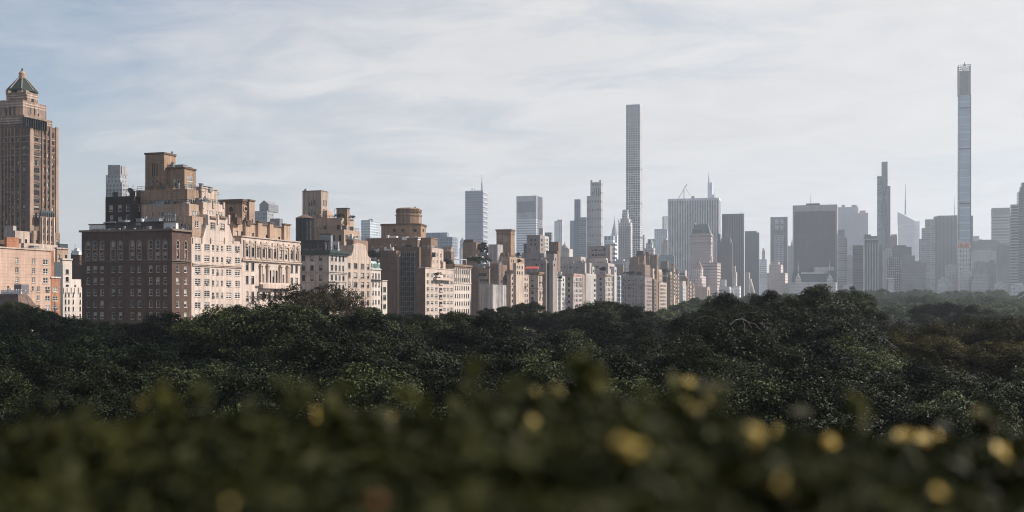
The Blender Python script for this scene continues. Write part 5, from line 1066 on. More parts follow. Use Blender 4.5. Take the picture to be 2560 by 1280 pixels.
def ex(b, v, Y):
    m = MB(); x0, x1 = v['X0'], v['X1']
    for k in range(6): x = x0+(x1-x0)*k/5; m.box(x-.75, Y-1, 0, x+.75, Y-.02, v['z1']-4)
    m.box(x0-.5, Y-1.1, v['z1'], x1+.5, v['Y1'], v['z1']+2.2); b.add('white_pier', m, wallmat('white_pier', (.46, .455, .46), .04)); fbox(b, 'roof_block', plain('brown_plant', (.14, .125, .125), .8), Y+8, 2161, 2177, None, 586, 597); fbox(b, 'roof_block', plain('brown_plant', (.14, .125, .125), .8), Y+9, 2176, 2194, None, 590, 597)
tower('black_striped_tower', 'black tower with five white vertical piers and white top band', plain('striped_black', (.05, .052, .06), .3), 1740, 2161.5, 2195, 2197, 600, ex).done()
fmo = facade('bronze_blue_glass', (.12, .15, .165), (.08, .105, .12), 2.2, 4, .6, .8, .3, .15, .4)
def ex(b, v, Y):
    fbox(b, 'side_shaft', facade('blue_green_glass', (.15, .185, .20), (.11, .14, .155), 50, 4, 1, .6, .3), Y+3, 2193, 2204.3, None, 440, 760); fbox(b, 'side_shaft', facade('bronze_side', (.105, .115, .12), (.065, .07, .075), 3, 6, .4, .6, .3), Y+6, 2219, 2226, None, 465, 760)
    m = MB(); x0, x1 = v['X0'], v['X1']
    for k, (a, c) in enumerate(((450, 520), (520, 600), (600, 680), (450, 560), (560, 690))):
        xa, xb = (x0, x1) if k % 2 else (x1, x0); m.tube((xa, Y-.3, zat(a, x1, Y)), (xb, Y-.3, zat(c, x1, Y)), .7, .7, 4)
    b.add('diagonal_brace', m, DARKM)
tower('bronze_blade_tower', 'slender dark blue bladed tower with stepped shafts, left of the tallest needle', fmo, 2150, 2204, 2219, 2220, 404, ex).done()
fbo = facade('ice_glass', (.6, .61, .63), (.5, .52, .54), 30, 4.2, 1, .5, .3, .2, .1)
def ex(b, v, Y):
    x0, x1, X2 = XatY(2245, Y), XatY(2287, Y), XatY(2299, Y); z0, z1, z2 = v['z1']+.01, zat(530, x0, Y), zat(552, x1, Y); m = MB(); m.poly([(x0, Y, z0), (x1, Y, z0), (x1, Y, z2), (x0, Y, z1)]); m.poly([(x0, Y+30, z0), (x0, Y+30, z1), (x1, Y+30, z2), (x1, Y+30, z0)]); m.quad((x0, Y, z1), (x1, Y, z2), (x1, Y+30, z2), (x0, Y+30, z1)); m.quad((x1, Y, z0), (x1, Y+30, z0), (x1, Y+30, z2), (x1, Y, z2)); b.add('slanted_crown', m, fbo); mast(b, 2263.5, Y+15, 460, 537, 2.0, 'spire')
    fbox(b, 'side_shaft', fbo, Y+9, 2280, 2299, None, 553, 760)
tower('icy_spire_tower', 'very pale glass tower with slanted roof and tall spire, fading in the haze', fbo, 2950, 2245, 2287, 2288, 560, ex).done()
fg4 = facade('grey_corner_glass', (.185, .20, .215), (.12, .135, .15), 9, 4, .8, .6, .4)
tower('grey_shouldered_tower', 'grey tower with chamfered shoulders left of the wide dark slab', fg4, 2200, 2313, 2338, 2339, 548, lambda b, v, Y: (fbox(b, 'shoulder', fg4, Y+3, 2305, 2316, None, 570, 760), fbox(b, 'shoulder', fg4, Y-3, 2297, 2313, None, 597, 760))).done()
fdw = facade('wide_dark_slab_wall', (.095, .115, .12), (.075, .095, .10), 7, 60, .5, 1, .4, .2, .2)
def ex(b, v, Y):
    fbox(b, 'right_wing', fdw, Y+5, 2400, 2432.5, None, 539, 760); mast(b, 2386.5, Y+20, 488, 540, .6); fbox(b, 'side_bay', fdw, Y+4, 2335, 2344, None, 541, 760)
tower('wide_dark_slab', 'wide dark blue grey slab behind the tallest needle tower', fdw, 2250, 2343, 2401, 2402, 538, ex).done()
# tallest needle
FNE = facade('needle_glass', (.25, .30, .335), (.19, .235, .27), 50, 13, 1, .82, .4, .15, .12)
b = Bld('needle_supertall', 'extremely slender glass needle tower with open lattice crown, tallest in view', 'skyscraper', 'skyscrapers of the hazy skyline', False, 0)
Y = 2000; steps = [(236, 2396.5, 2426.3), (330, 2396, 2426.5), (420, 2395.5, 2426.7), (600, 2395, 2426.9)]
for i, (yt, xl, xr) in enumerate(steps):
    v = b.vol('shaft', FNE, Y=Y-.6*i, xl=xl, xc=xr, xr=None, dw=18, yt=yt, yb=steps[i+1][0] if i < 3 else 790, parapet=False)
    if i == 0: v0 = v
m = MB(); xw = v0['X1']-v0['X0']
for xq in (v0['X0'], v0['X1']): m.box(xq-.75, Y-2.6, 60, xq+.75, Y-1.85, v0['z1'])
b.add('edge_pilaster', m, plain('terracotta_edge', (.14, .155, .165), .6))
for yq in (269, 371, 508): b.nbox('dark_band', plain('needle_band', (.045, .05, .052), .5), Y-2, 2396.5, 2426, yq-1.5, yq+1.5, .4)
zc, ztop = v0['z1'], zat(161, v0['X1'], Y)
lattice(b, v0['X0'], v0['X1'], Y, Y+18, zc, ztop, 5, 14, .38, 'lattice_crown', plain('lattice_steel', (.16, .18, .19), .5, .2))
m = MB(); xm = (v0['X0']+v0['X1'])/2; m.box(xm-7.5, Y+5, zc, xm+7.5, Y+13, zc+(ztop-zc)*.8); b.add('core', m, plain('core_grey', (.22, .25, .27), .6)); mast(b, 2411.5, Y+9, 155, 165, 2.0, 'roof_crane')
b.done()
tower('copper_topped_block', 'old stone tower with a ring of orange copper ornaments at the foot of the needle', facade('old_stone', (.33, .31, .30), (.16, .15, .15), 4.2, 7, .45, .55), 1850, 2395, 2424, 2426, 618, lambda b, v, Y: [mast(b, px, Y+1, 600+((i*37) % 7), 619, 2.2, 'copper_finial', plain('orange_copper', (.55, .27, .17), .5)) for i, px in enumerate(lin(2397, 2423, 7))]+[fbox(b, 'copper_band', plain('pale_copper', (.42, .3, .25), .6), Y-.4, 2394, 2425, None, 614, 619)]).done()
fr1 = facade('banded_right', (.24, .24, .25), (.17, .17, .18), 60, 5.6, 1, .45)
tower('banded_grey_tower', 'pale grey banded tower with blank top near the right edge', fr1, 2250, 2480, 2528, 2530, 538, lambda b, v, Y: fbox(b, 'blank_crown', plain('crown_grey', (.25, .25, .26), .7), Y+.5, 2481, 2528, None, 519, 540)).done()
fr2 = facade('teal_balcony', (.17, .205, .205), (.07, .09, .092), 60, 4.4, 1, .6, .3)
tower('teal_balcony_tower', 'teal glass tower with balcony bands by the right edge', fr2, 1800, 2528, 2546, 2547, 511).done()
tower('dark_teal_round_tower', 'dark teal tower with rounded shoulder cut by the right edge', facade('dark_teal', (.075, .10, .102), (.05, .07, .072), 60, 4, 1, .6, .3), 1850, 2551, 2600, None, 466, lambda b, v, Y: (fbox(b, 'shoulder', facade('dark_teal', (0, 0, 0), (0, 0, 0)), Y+2, 2546.5, 2553, None, 479, 760), fbox(b, 'crown', facade('dark_teal', (0, 0, 0), (0, 0, 0)), Y+4, 2555, 2600, None, 455, 470, 15))).done()
# low and middle blocks between the far towers
mid = [('brown_plant_block', 'low brown plant block between the bladed tower and the icy spire', 2226, 2244, 590, 2300, (.17, .155, .155), (.12, .11, .11)),
 ('brown_flat_block', 'dull brown flat roofed block below the icy spire tower', 2231, 2280, 617, 1900, (.105, .105, .11), (.085, .085, .09)),
 ('low_brown_lit_block', 'dull brown block with scattered bright window dots', 2218, 2256, 647, 1800, (.11, .105, .11), (.3, .29, .3)),
 ('grey_stepped_block', 'mauve grey stepped block with a domed roof tank', 2254, 2288, 639, 1780, (.17, .165, .175), (.1, .098, .105)),
 ('mauve_wide_block', 'wide mauve grey block under the chamfered grey tower', 2284, 2316, 655, 1790, (.18, .175, .185), (.12, .118, .125)),
 ('white_pier_block', 'small white pier block behind the dull brown blocks', 2208, 2232, 626, 1880, (.32, .315, .325), (.14, .14, .15)),
 ('hotel_block', 'grey stepped hotel block below the wide dark slab', 2366, 2397, 662, 1780, (.25, .235, .24), (.14, .135, .14)),
 ('pale_low_wing', 'pale low wing stepping down at the left of the grey hotel block', 2347, 2384, 698, 1760, (.32, .31, .315), (.2, .195, .2)),
 ('white_terrace_hotel', 'white terrace block at the foot of the copper ornamented tower', 2402, 2431, 677, 1760, (.38, .37, .37), (.17, .165, .17)),
 ('arched_stone_block', 'grey stone block with tall arched base windows right of the white terrace block', 2432, 2471, 688, 1750, (.24, .235, .245), (.13, .13, .14)),
 ('grid_office_block', 'pale office block with a dense dark window grid right of the needle', 2427, 2493, 628, 2050, (.36, .355, .36), (.15, .15, .16)),
 ('grey_plant_top_block', 'flat grey block with dark roof band behind the dense grid office', 2434, 2500, 602, 2200, (.16, .165, .17), (.13, .135, .14)),
 ('mauve_stepped_block', 'mauve stepped block in front of the dense grid office', 2434, 2468, 655, 1850, (.2, .195, .2), (.16, .155, .16)),
 ('teal_low_block', 'teal grey block with floor bands right of the mauve stepped block', 2468, 2492, 656, 1870, (.16, .175, .18), (.1, .115, .118)),
 ('grey_pier_tower', 'grey tower with a white pier edge under the pale banded tower', 2492, 2530, 612, 1950, (.18, .185, .19), (.14, .145, .15)),
 ('low_roof_house', 'low pale house with roof pavilion at the treeline near the right edge', 2488, 2520, 710, 1600, (.34, .335, .34), (.2, .2, .2)),
 ('low_white_house', 'low white house at the treeline by the right edge', 2532, 2570, 712, 1600, (.38, .375, .38), (.22, .22, .22)),
 ('pale_low_block', 'pale low block at the treeline beside the green roofed white hotel', 2108, 2132, 714, 1650, (.36, .355, .36), (.24, .24, .24)),
 ('faint_mid_block', 'faint mauve block between the green roofed hotel and dark flat tower', 2117, 2134, 640, 2000, (.22, .215, .225), (.18, .178, .185)),
 ('dark_side_block', 'dark grey block on the right side of the white piered black tower', 2197, 2206, 615, 1850, (.095, .105, .11), (.07, .078, .082)),
 ('pale_roof_pavilion_block', 'white low building with small flag pavilion at the treeline', 2204, 2252, 726, 1600, (.4, .39, .39), (.26, .25, .25)),
 ('faint_left_block', 'faint mauve block tucked between the cream stepped tower and the broad grey block', 1531, 1568, 652, 1300, (.25, .235, .245), (.17, .16, .17)),
 ('green_grey_block', 'green grey block in front of the striped slab foot', 1646, 1687, 640, 1500, (.18, .205, .21), (.12, .14, .145)),
 ('pale_back_tower', 'pale cream tower top between the green grey block and the striped slab', 1657, 1670, 600, 1900, (.36, .345, .345), (.22, .215, .22)),
 ('far_pale_stub', 'faint pale stub of a tower behind the brown roof tower with plants', 1150, 1163, 601, 2000, (.36, .37, .38), (.3, .31, .32)),
 ('low_end_block', 'low pale block in the haze right of the tan striped block', 1803, 1834, 726, 1480, (.36, .35, .345), (.2, .2, .2))]
for i, (n_, l_, xl, xr, yt, Y, wc_, gc_) in enumerate(mid):
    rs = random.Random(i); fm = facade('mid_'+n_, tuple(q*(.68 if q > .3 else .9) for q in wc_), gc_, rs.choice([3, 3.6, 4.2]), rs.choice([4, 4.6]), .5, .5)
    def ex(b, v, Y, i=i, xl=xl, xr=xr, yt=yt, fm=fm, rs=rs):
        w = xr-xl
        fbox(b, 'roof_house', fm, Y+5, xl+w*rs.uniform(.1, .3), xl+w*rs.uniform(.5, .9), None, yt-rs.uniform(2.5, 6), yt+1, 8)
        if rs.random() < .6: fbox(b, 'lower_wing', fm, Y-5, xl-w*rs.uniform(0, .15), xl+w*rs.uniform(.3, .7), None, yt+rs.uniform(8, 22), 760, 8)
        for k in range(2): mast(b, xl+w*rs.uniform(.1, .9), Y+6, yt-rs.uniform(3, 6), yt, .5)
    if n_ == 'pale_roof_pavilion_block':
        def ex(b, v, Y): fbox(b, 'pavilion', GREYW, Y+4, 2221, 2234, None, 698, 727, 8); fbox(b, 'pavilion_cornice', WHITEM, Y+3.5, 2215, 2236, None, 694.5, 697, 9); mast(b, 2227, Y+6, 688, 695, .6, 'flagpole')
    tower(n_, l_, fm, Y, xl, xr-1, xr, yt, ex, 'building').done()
tower('far_white_dome_block', 'faint white domed stub on the horizon right of the needle', plain('far_white', (.5, .5, .51), .8), 2800, 2434, 2448, 2449, 590, lambda b, v, Y: fbox(b, 'step', plain('far_white', (0, 0, 0)), Y+4, 2436, 2455, None, 597, 740)).done()
# ================================================================ trees
def leafmat(name, c0, c1, rough=.42, spec=.5, trans=.25, mid=.62):
    m = bpy.data.materials.new(name); N, L = nt(m); b = N['Principled BSDF']
    g = N.new('ShaderNodeNewGeometry'); oi = N.new('ShaderNodeObjectInfo')
    rp = N.new('ShaderNodeValToRGB'); e = rp.color_ramp.elements; e[0].color = (*c0, 1); e[1].color = (*c1, 1); e[0].position = .1; e[1].position = .95; k_ = rp.color_ramp.elements.new(mid); k_.color = (*(a*.72+b_*.28 for a, b_ in zip(c0, c1)), 1)
    tn = N.new('ShaderNodeTexNoise'); tn.inputs['Scale'].default_value = .35; tn.inputs['Detail'].default_value = 3; L.new(g.outputs['Position'], tn.inputs['Vector'])
    def M(op, a, c):
        k = N.new('ShaderNodeMath'); k.operation = op
        for i, q in enumerate((a, c)):
            if isinstance(q, (int, float)): k.inputs[i].default_value = q
            else: L.new(q, k.inputs[i])
        return k.outputs[0]
    f = M('ADD', M('MULTIPLY', g.outputs['Random Per Island'], .45), M('ADD', M('MULTIPLY', tn.outputs[0], .55), M('MULTIPLY', M('SUBTRACT', oi.outputs['Random'], .5), .7)))
    L.new(f, rp.inputs[0]); L.new(rp.outputs[0], b.inputs['Base Color'])
    b.inputs['Roughness'].default_value = rough; b.inputs['Specular IOR Level'].default_value = spec
    tr = N.new('ShaderNodeBsdfTranslucent'); L.new(rp.outputs[0], tr.inputs[0]); mx = N.new('ShaderNodeMixShader'); mx.inputs[0].default_value = trans
    L.new(b.outputs[0], mx.inputs[1]); L.new(tr.outputs[0], mx.inputs[2]); L.new(mx.outputs[0], N['Material Output'].inputs['Surface'])
    return m
LEAF = leafmat('leaf_dark', (.003, .0058, .0013), (.088, .106, .036), .46, .09, .09, .69)
LEAF_M = leafmat('leaf_mid', (.006, .009, .003), (.080, .095, .040), .48, .08, .1, .68)
LEAF_SHADE = leafmat('leaf_cloud_shade', (.003, .0058, .0016), (.020, .029, .011), .5, .07, .1)  # leaf colour darkened to stand in for cloud shadow on the left trees
LEAF_Y = leafmat('leaf_olive', (.007, .0075, .0018), (.135, .112, .028), .5, .06, .15, .62)
LEAF_R = leafmat('leaf_rust', (.012, .011, .004), (.075, .058, .024), .45, .12, .15)
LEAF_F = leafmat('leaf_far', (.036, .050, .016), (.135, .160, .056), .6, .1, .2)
BARK = plain('bark', (.045, .036, .029), .9); BARE = plain('bare_twig', (.16, .115, .09), .9)
def leafmesh(name, P, Nn, size, rng, mats, asp=.55, curl=.18):
    """one small folded leaf per point"""
    n = len(P); s = size*rng.uniform(.6, 1.35, n)[:, None]
    t = rng.normal(size=(n, 3)); t -= Nn*np.sum(t*Nn, 1)[:, None]; t /= np.linalg.norm(t, axis=1)[:, None]+1e-9
    w = np.cross(Nn, t)
    a = P-t*s*.5; c = P+t*s*.5
    b = P+w*s*asp*.5+Nn*s*curl; d = P-w*s*asp*.5+Nn*s*curl
    V = np.stack([a, b, c, d], 1).reshape(-1, 3).astype(np.float32)
    me = bpy.data.meshes.new(name); me.vertices.add(4*n); me.vertices.foreach_set('co', V.ravel())
    k = np.arange(n)*4; tri = np.stack([k, k+2, k+1, k, k+3, k+2], 1).astype(np.int32)
    me.loops.add(6*n); me.loops.foreach_set('vertex_index', tri.ravel())
    me.polygons.add(2*n); me.polygons.foreach_set('loop_start', np.arange(0, 6*n, 3, dtype=np.int32)); me.polygons.foreach_set('loop_total', np.full(2*n, 3, np.int32))
    for m in mats: me.materials.append(m)
    me.update(); me.validate(); return me
def crownpts(rng, n, nl, R=8.0, flat=.72, up=.25, sub=26):
    """points over many leaf clumps: lobes, each carrying smaller sprays"""
    ph = rng.uniform(0, 2*np.pi, nl); zz = rng.uniform(-.55, 1, nl); rr = np.sqrt(1-np.clip(zz, -1, 1)**2*.98)
    k = rng.uniform(.52, .82, nl)[:, None]
    C = np.stack([rr*np.cos(ph), rr*np.sin(ph), zz*flat], 1)*k*R
    lr = rng.uniform(.27, .43, nl)*R
    S = []; sr = []
    for c, r in zip(C, lr):
        d = rng.normal(size=(sub, 3)); d /= np.linalg.norm(d, axis=1)[:, None]; d[:, 2] = np.where(d[:, 2] < -.3, -d[:, 2], d[:, 2])
        S.append(c+d*r*rng.uniform(.62, 1.05, (sub, 1))*np.array([1, 1, .85])); sr.append(rng.uniform(.13, .30, sub)*r)
    S = np.concatenate(S); sr = np.concatenate(sr)
    i = rng.choice(len(S), n, p=sr**1.6/np.sum(sr**1.6)); d = rng.normal(size=(n, 3)); d /= np.linalg.norm(d, axis=1)[:, None]
    P = S[i]+d*(sr[i]*rng.uniform(.2, 1.25, n)**.8)[:, None]*np.array([1.15, 1.15, .7])
    Nn = d*.35+S[i]/R*.5+np.array([0, 0, .75])+rng.normal(size=(n, 3))*.55; Nn /= np.linalg.norm(Nn, axis=1)[:, None]
    return P, Nn, C
def trunkmesh(name, C, rng, R, H=14.0, mat=BARK, twigs=0):
    m = MB(); p = Vector((0, 0, -H)); top = Vector((rng.uniform(-.6, .6), rng.uniform(-.6, .6), -R*.35)); m.tube(p, top, .55, .36, 9)
    for c in C[:9]:
        c = Vector(c); mid = top.lerp(c, .5)+Vector(rng.normal(size=3))*.5; m.tube(top-Vector((0, 0, .4)), mid, .26, .16, 6); m.tube(mid, c, .16, .06, 5)
        for q in range(twigs):
            e = c+Vector(rng.normal(size=3))*1.6+Vector((0, 0, 1.2)); m.tube(mid.lerp(c, rng.uniform(.4, 1)), e, .07, .03, 4)
    return m.mesh(name, [mat])
RNG = np.random.default_rng(11)
KIND = {}
def mk(kind, k, n, nl, size, mat, R=8.0, sub=26, flat=.72, bare=0):
    rng = np.random.default_rng(hash(kind) % 1+k*17+n); P, Nn, C = crownpts(rng, n, nl, R, flat, .25, sub)
    KIND.setdefault(kind, []).append((leafmesh('crown', P, Nn, size, rng, [mat]), trunkmesh('trunk', C, rng, R, 22.0, BARE if bare else BARK, bare), float(np.percentile(P[:, 2], 99.6))/R))
NL = 110000
for k in range(5): mk('near', k, NL, 13, .225, LEAF, 8, 40, .86)
for k in range(2): mk('olive', k+7, NL, 13, .225, LEAF_Y, 8, 40, .86)
for k in range(3): mk('cloud_shade', k+30, 70000, 13, .27, LEAF_SHADE, 8, 40, .86)
for k in range(3): mk('mid', k+40, 80000, 13, .27, LEAF_M, 8, 40, .86)
mk('rust', 12, 26000, 18, .25, LEAF_R, 8, 22, .8)
mk('bare', 15, 2500, 16, .2, LEAF_R, 8, 20, .95, 26)
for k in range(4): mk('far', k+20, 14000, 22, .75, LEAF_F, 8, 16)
def ground_z(x, y): 
    t = min(1, max(0, (y-380)/600)); s = min(1, max(0, (x+160)/120)); return 9*t*t*(3-2*t)*s
TREES = []
def tree(kind, px, yt, d, R, label=None, rz=None, group=None):
    """crown whose top is seen at (px, yt) and whose middle stands d metres off"""
    a = math.atan((px-CX)/F)-TH; rr = d/math.cos(a+TH); x, y = rr*math.sin(a), rr*math.cos(a)
    s = R/8.0; zt = ZC+(HY-yt)*d/F
    me, tr, tf = RNGP.choice(KIND[kind]); sz = RNGP.uniform(.92, 1.08); c = zt-R*tf*sz; gz = ground_z(x, y)
    t = thing('park_tree', label, 'tree', (x, y, gz), group); t.rotation_euler.z = RNGP.uniform(0, 6.28) if rz is None else rz
    o = link('crown', me, t, (0, 0, c-gz)); o.scale = (s, s, s*sz)
    q = link('trunk', tr, t, (0, 0, c-gz)); q.scale = (s, s, max(.3, (c-gz)/22.0))
    TREES.append((t, px, yt, d)); return t
RNGP = random.Random(21)
near = [(40,775,150,7),(112,792,150,7),(200,812,150,7),(285,804,150,8),(365,796,150,8),(450,789,150,8),(535,786,148,8),(605,772,140,8),
 (-40,835,105,8),(60,856,100,8),(170,858,100,8),(290,850,103,8),(400,852,105,8),(500,872,100,7.5),(20,900,80,8),(150,925,75,7),(300,925,75,7.5),(430,930,78,7),
 (30,962,62,5),(165,962,60,5),(-70,980,60,6),(280,1000,58,5),
 (50,755,172,3.6),(92,768,170,2.6),(128,784,165,2.4),(12,768,168,4),
 (648,772,112,8.5),(752,770,108,9),(868,795,105,8),(570,858,86,8),(690,845,84,8.5),(820,850,84,8),(985,838,92,8),(1095,792,125,8.5),(1195,798,122,8),(1290,800,118,8),
 (1140,862,84,7.5),(1010,905,76,7),(1265,880,86,8),(590,935,66,7),(720,935,64,7),(860,945,64,6.5),(1000,962,62,6),(1150,950,64,7),(1290,935,68,7),(1395,878,84,7.5),
 (905,770,175,5),(960,786,190,6),(1045,788,195,6),(1125,784,200,6),(1185,790,205,6),(1250,768,235,5),(1310,757,240,5.5),
 (1372,780,205,8),(1425,770,205,8),(1482,757,192,9),(1550,765,190,9),(1425,832,145,9),(1515,825,140,9),(1340,830,140,8),
 (1885,733,138,6.5),(1955,722,135,8),(2035,726,140,8),(2112,732,150,7.5),(1822,768,124,6),(1760,800,118,6),(1695,832,112,6),(1640,850,104,6),(1610,872,90,7.5),(1725,852,92,8),(1840,805,100,8),
 (1960,790,100,9),(2080,790,108,9),(2172,772,150,7),(2225,800,150,6.5),(1800,880,80,7.5),(1920,872,80,8),(2050,868,84,8),(2165,860,95,8),
 (1560,950,64,6),(1670,945,64,6.5),(1790,965,60,6.5),(1920,960,60,7),(2040,955,61,7),(2160,940,66,7),(2255,985,60,6),(1450,930,68,6.5),(1510,900,78,7),
 (2200,905,80,7.5),(2290,880,95,8),(2380,935,72,7),(2500,930,72,7),(2600,925,72,7.5),(2320,985,60,6),(2440,985,60,6),(2560,985,60,6)]
olive = [(2345,832,128,8.5),(2445,812,124,9),(2545,800,122,9),(2290,845,118,8),(2420,870,95,8),(2540,865,95,8)]
midr = [(2360,760,265,9),(2420,766,260,8),(2478,776,260,8),(2300,788,255,8),(2240,806,235,8),(2530,798,240,8),(2190,808,225,8),(2560,812,225,8)]
LM = [(110, 'peach brick block'), (210, 'white stepped block'), (330, 'left half of dark brick building'), (480, 'right half of dark brick building'), (605, 'cream stepped building'), (750, 'ornate frieze building'), (870, 'green cornice building'),
      (960, 'curved gable'), (1065, 'brown drum building'), (1180, 'slim windowed white building'), (1270, 'sheeted scaffold'), (1370, 'flat corniced stone building'), (1460, 'pink parapet building'), (1550, 'blue glass front'), (1640, 'taupe building'), (1740, 'striped slab left half'), (1815, 'green roofed hotel'), (1900, 'dark bronze tower'), (1975, 'grille tower'), (2040, 'left half of black slab'), (2095, 'right half of black slab'), (2160, 'wide beige grid tower'), (2230, 'bladed blue tower'), (2300, 'icy spire tower'), (2390, 'wide dark slab'), (2440, 'needle tower'), (2500, 'dense grid office'), (9999, 'right edge teal towers')]
def lm(px): return next(n for e, n in LM if px < e)
for i, q in enumerate(near): tree('cloud_shade' if q[0] < 545 and 90 < q[2] < 160 else 'mid' if q[2] > 174 or i % 5 == 2 else 'near', *q)
for q in olive: tree('olive', *q)
for q in midr: tree('mid', *q)
tree('rust', 700, 716, 165, 8.5); tree('rust', 772, 711, 168, 8.5); tree('bare', 835, 735, 172, 6.5); tree('bare', 872, 742, 176, 5.5)
nn = len(TREES)
# hazy stands further off
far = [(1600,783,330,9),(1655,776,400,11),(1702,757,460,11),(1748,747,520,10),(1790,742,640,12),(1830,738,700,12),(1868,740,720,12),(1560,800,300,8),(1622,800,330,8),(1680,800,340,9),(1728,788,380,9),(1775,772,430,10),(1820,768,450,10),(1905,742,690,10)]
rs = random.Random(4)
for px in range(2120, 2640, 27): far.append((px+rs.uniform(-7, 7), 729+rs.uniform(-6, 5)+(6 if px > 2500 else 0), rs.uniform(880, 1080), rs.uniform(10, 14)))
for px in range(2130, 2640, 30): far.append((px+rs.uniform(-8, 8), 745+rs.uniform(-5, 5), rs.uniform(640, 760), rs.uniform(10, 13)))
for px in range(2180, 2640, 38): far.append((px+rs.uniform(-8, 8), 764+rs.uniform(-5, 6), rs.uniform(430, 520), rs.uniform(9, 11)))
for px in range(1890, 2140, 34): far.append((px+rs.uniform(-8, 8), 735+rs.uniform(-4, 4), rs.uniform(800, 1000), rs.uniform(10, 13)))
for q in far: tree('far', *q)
# labels: distance band + what it stands below + order within that
cells = {}
for i, (t, px, yt, d) in enumerate(TREES):
    kind = ('rust leaved' if nn-4 <= i < nn-2 else 'almost bare' if nn-2 <= i < nn else 'olive brown' if len(near) <= i < len(near)+len(olive) else 'hazy grey green' if i >= nn else 'dark green')
    band = 'behind the blurred hedge' if d < 70 else 'in the second rank' if d < 100 else 'in mid canopy' if d < 135 else 'at the canopy top' if d < 262 else 'at the avenue foot' if px < 1950 and d < 760 else 'on the horizon line' if d > 780 else 'in the middle rank' if d > 560 else 'in the nearest rank'
    if 'hazy' in kind and d < 262: kind = 'dark green'
    cells.setdefault((kind, band, lm(px)), []).append((px, t))
    t['group'] = 'hazy park trees' if d > 262 else 'park trees of the dark canopy'
for (kind, band, l), v in cells.items():
    v.sort(key=lambda a: a[0])
    for i, (px, t) in enumerate(v):
        o = '' if len(v) == 1 else (['left ', 'right '][i] if len(v) == 2 else (['left ', 'middle ', 'right '][i] if len(v) == 3 else f'{["first","second","third","fourth","fifth","sixth","seventh"][i]} from left '))
        t['label'] = f'{o}{kind} tree {band}, below {l}'
# pale dead limbs poking out of the right hand mound
def limb(t, px, py, d, pts):
    a = math.atan((px-CX)/F)-TH; rr = d/math.cos(a+TH); o = Vector((rr*math.sin(a), rr*math.cos(a), ZC+(HY-py)*d/F)); m = MB(); r = .055
    for p, q in pts: m.tube(o+Vector((p[0], 0, p[1])), o+Vector((q[0], .3, q[1])), r, r*.6, 5); r *= .88
    inv = t.matrix_basis.inverted(); me = m.mesh('dead_limb', [plain('pale_deadwood', (.19, .16, .14), .9)])
    me.transform(inv); link('dead_limb', me, t)
bpy.context.view_layer.update()
t_ = min(TREES[:len(near)], key=lambda a: abs(a[1]-1840)+abs(a[2]-805))[0]
limb(t_, 1825, 812, 90, [((0, 0), (.45, .42)), ((.45, .42), (1.0, .5)), ((1.0, .5), (1.5, .22)), ((1.0, .5), (1.2, -.1)), ((1.2, -.1), (1.15, -.65)), ((1.5, .22), (1.75, -.3)), ((1.5, .22), (2.1, .05)), ((2.1, .05), (2.45, -.4)), ((-2.7, .55), (-2.1, .75)), ((-2.1, .75), (-1.4, .62)), ((-3.1, .2), (-2.7, .55))])

# roof plants
rngs = np.random.default_rng(5)
P, Nn, C = crownpts(rngs, 2600, 10, 1.0, .8, .2, 14); SHM = leafmesh('foliage', P, Nn, .17, rngs, [LEAF])
m = MB(); m.box(-.7, -.35, -1.15, .7, .35, -.7); PLM = m.mesh('planter', [GREYM])
def shrub(px, yb, Y, s, label, planter=True):
    x = XatY(px, Y); t = thing('roof_shrub', label, 'shrub', (x, Y, zat(yb, x, Y)), 'roof garden shrubs')
    o = link('foliage', SHM, t, (0, 0, s)); o.scale = (s*1.15, s*1.15, s); o.rotation_euler.z = px
    if planter: p = link('planter', PLM, t, (0, 0, s)); p.scale = (s, s, s)
for i, (px, yb, Y, s, w) in enumerate([(1205, 636, 545, 3.6, 'behind the brown roof tower, largest'), (1213, 642, 548, 2.8, 'right of the largest roof shrub'), (1197, 645, 552, 2.6, 'at the right corner of the brown roof tower'), (1180, 662, 480, 2.2, 'at the left edge of the planted brown roof'), (1192, 664, 479, 2.4, 'left of the middle of the planted brown roof'), (1204, 668, 480, 2.3, 'in the middle of the planted brown roof'), (1216, 664, 482, 2.2, 'at the right end of the planted brown roof'),
        (1258, 634, 560, 2.6, 'at the foot of the square tan top tower'), (1267, 636, 558, 2.0, 'right of the shrub at the tan top tower'), (1293, 650, 568, 2.3, 'umbrella shaped on the upper tan terrace'), (1297, 662, 562, 1.8, 'on the lower tan terrace'), (1058, 712, 350, 0, ''), (1090, 694, 402, 1.1, 'on the white balcony, left'), (1097, 694, 404, 1.2, 'on the white balcony, right'), (1113, 668, 470, 2.2, 'dark, behind the slim windowed white building'), (1123, 669, 472, 2.0, 'dark, under the white slatted pergola'),
        (843, 547, 375, 1.0, 'on the tan terrace left of the chimney block'), (852, 548, 375, 1.2, 'on the tan terrace beside the chimney block'), (880, 551, 378, 1.1, 'on the tan terrace right of the chimney block'), (1565, 693, 745, 2.2, 'on the taupe roof, left'), (1580, 693, 745, 2.4, 'on the taupe roof, middle'), (1598, 693, 745, 2.2, 'on the taupe roof, right'), (1507, 684, 660, 2.4, 'round, on the stone roof beside the blue glass front'), (1662, 690, 1050, 4.0, 'dark, hanging over the shaded rear block'), (1400, 702, 600, 1.6, 'on the white recessed balcony terrace'), (933, 647, 420, 2.0, 'dark, between the curved gable and brown wall'), (940, 652, 415, 1.8, 'dark, above the green mansard roof')]):
    if s: shrub(px, yb, Y, s, f'roof shrub {w}')
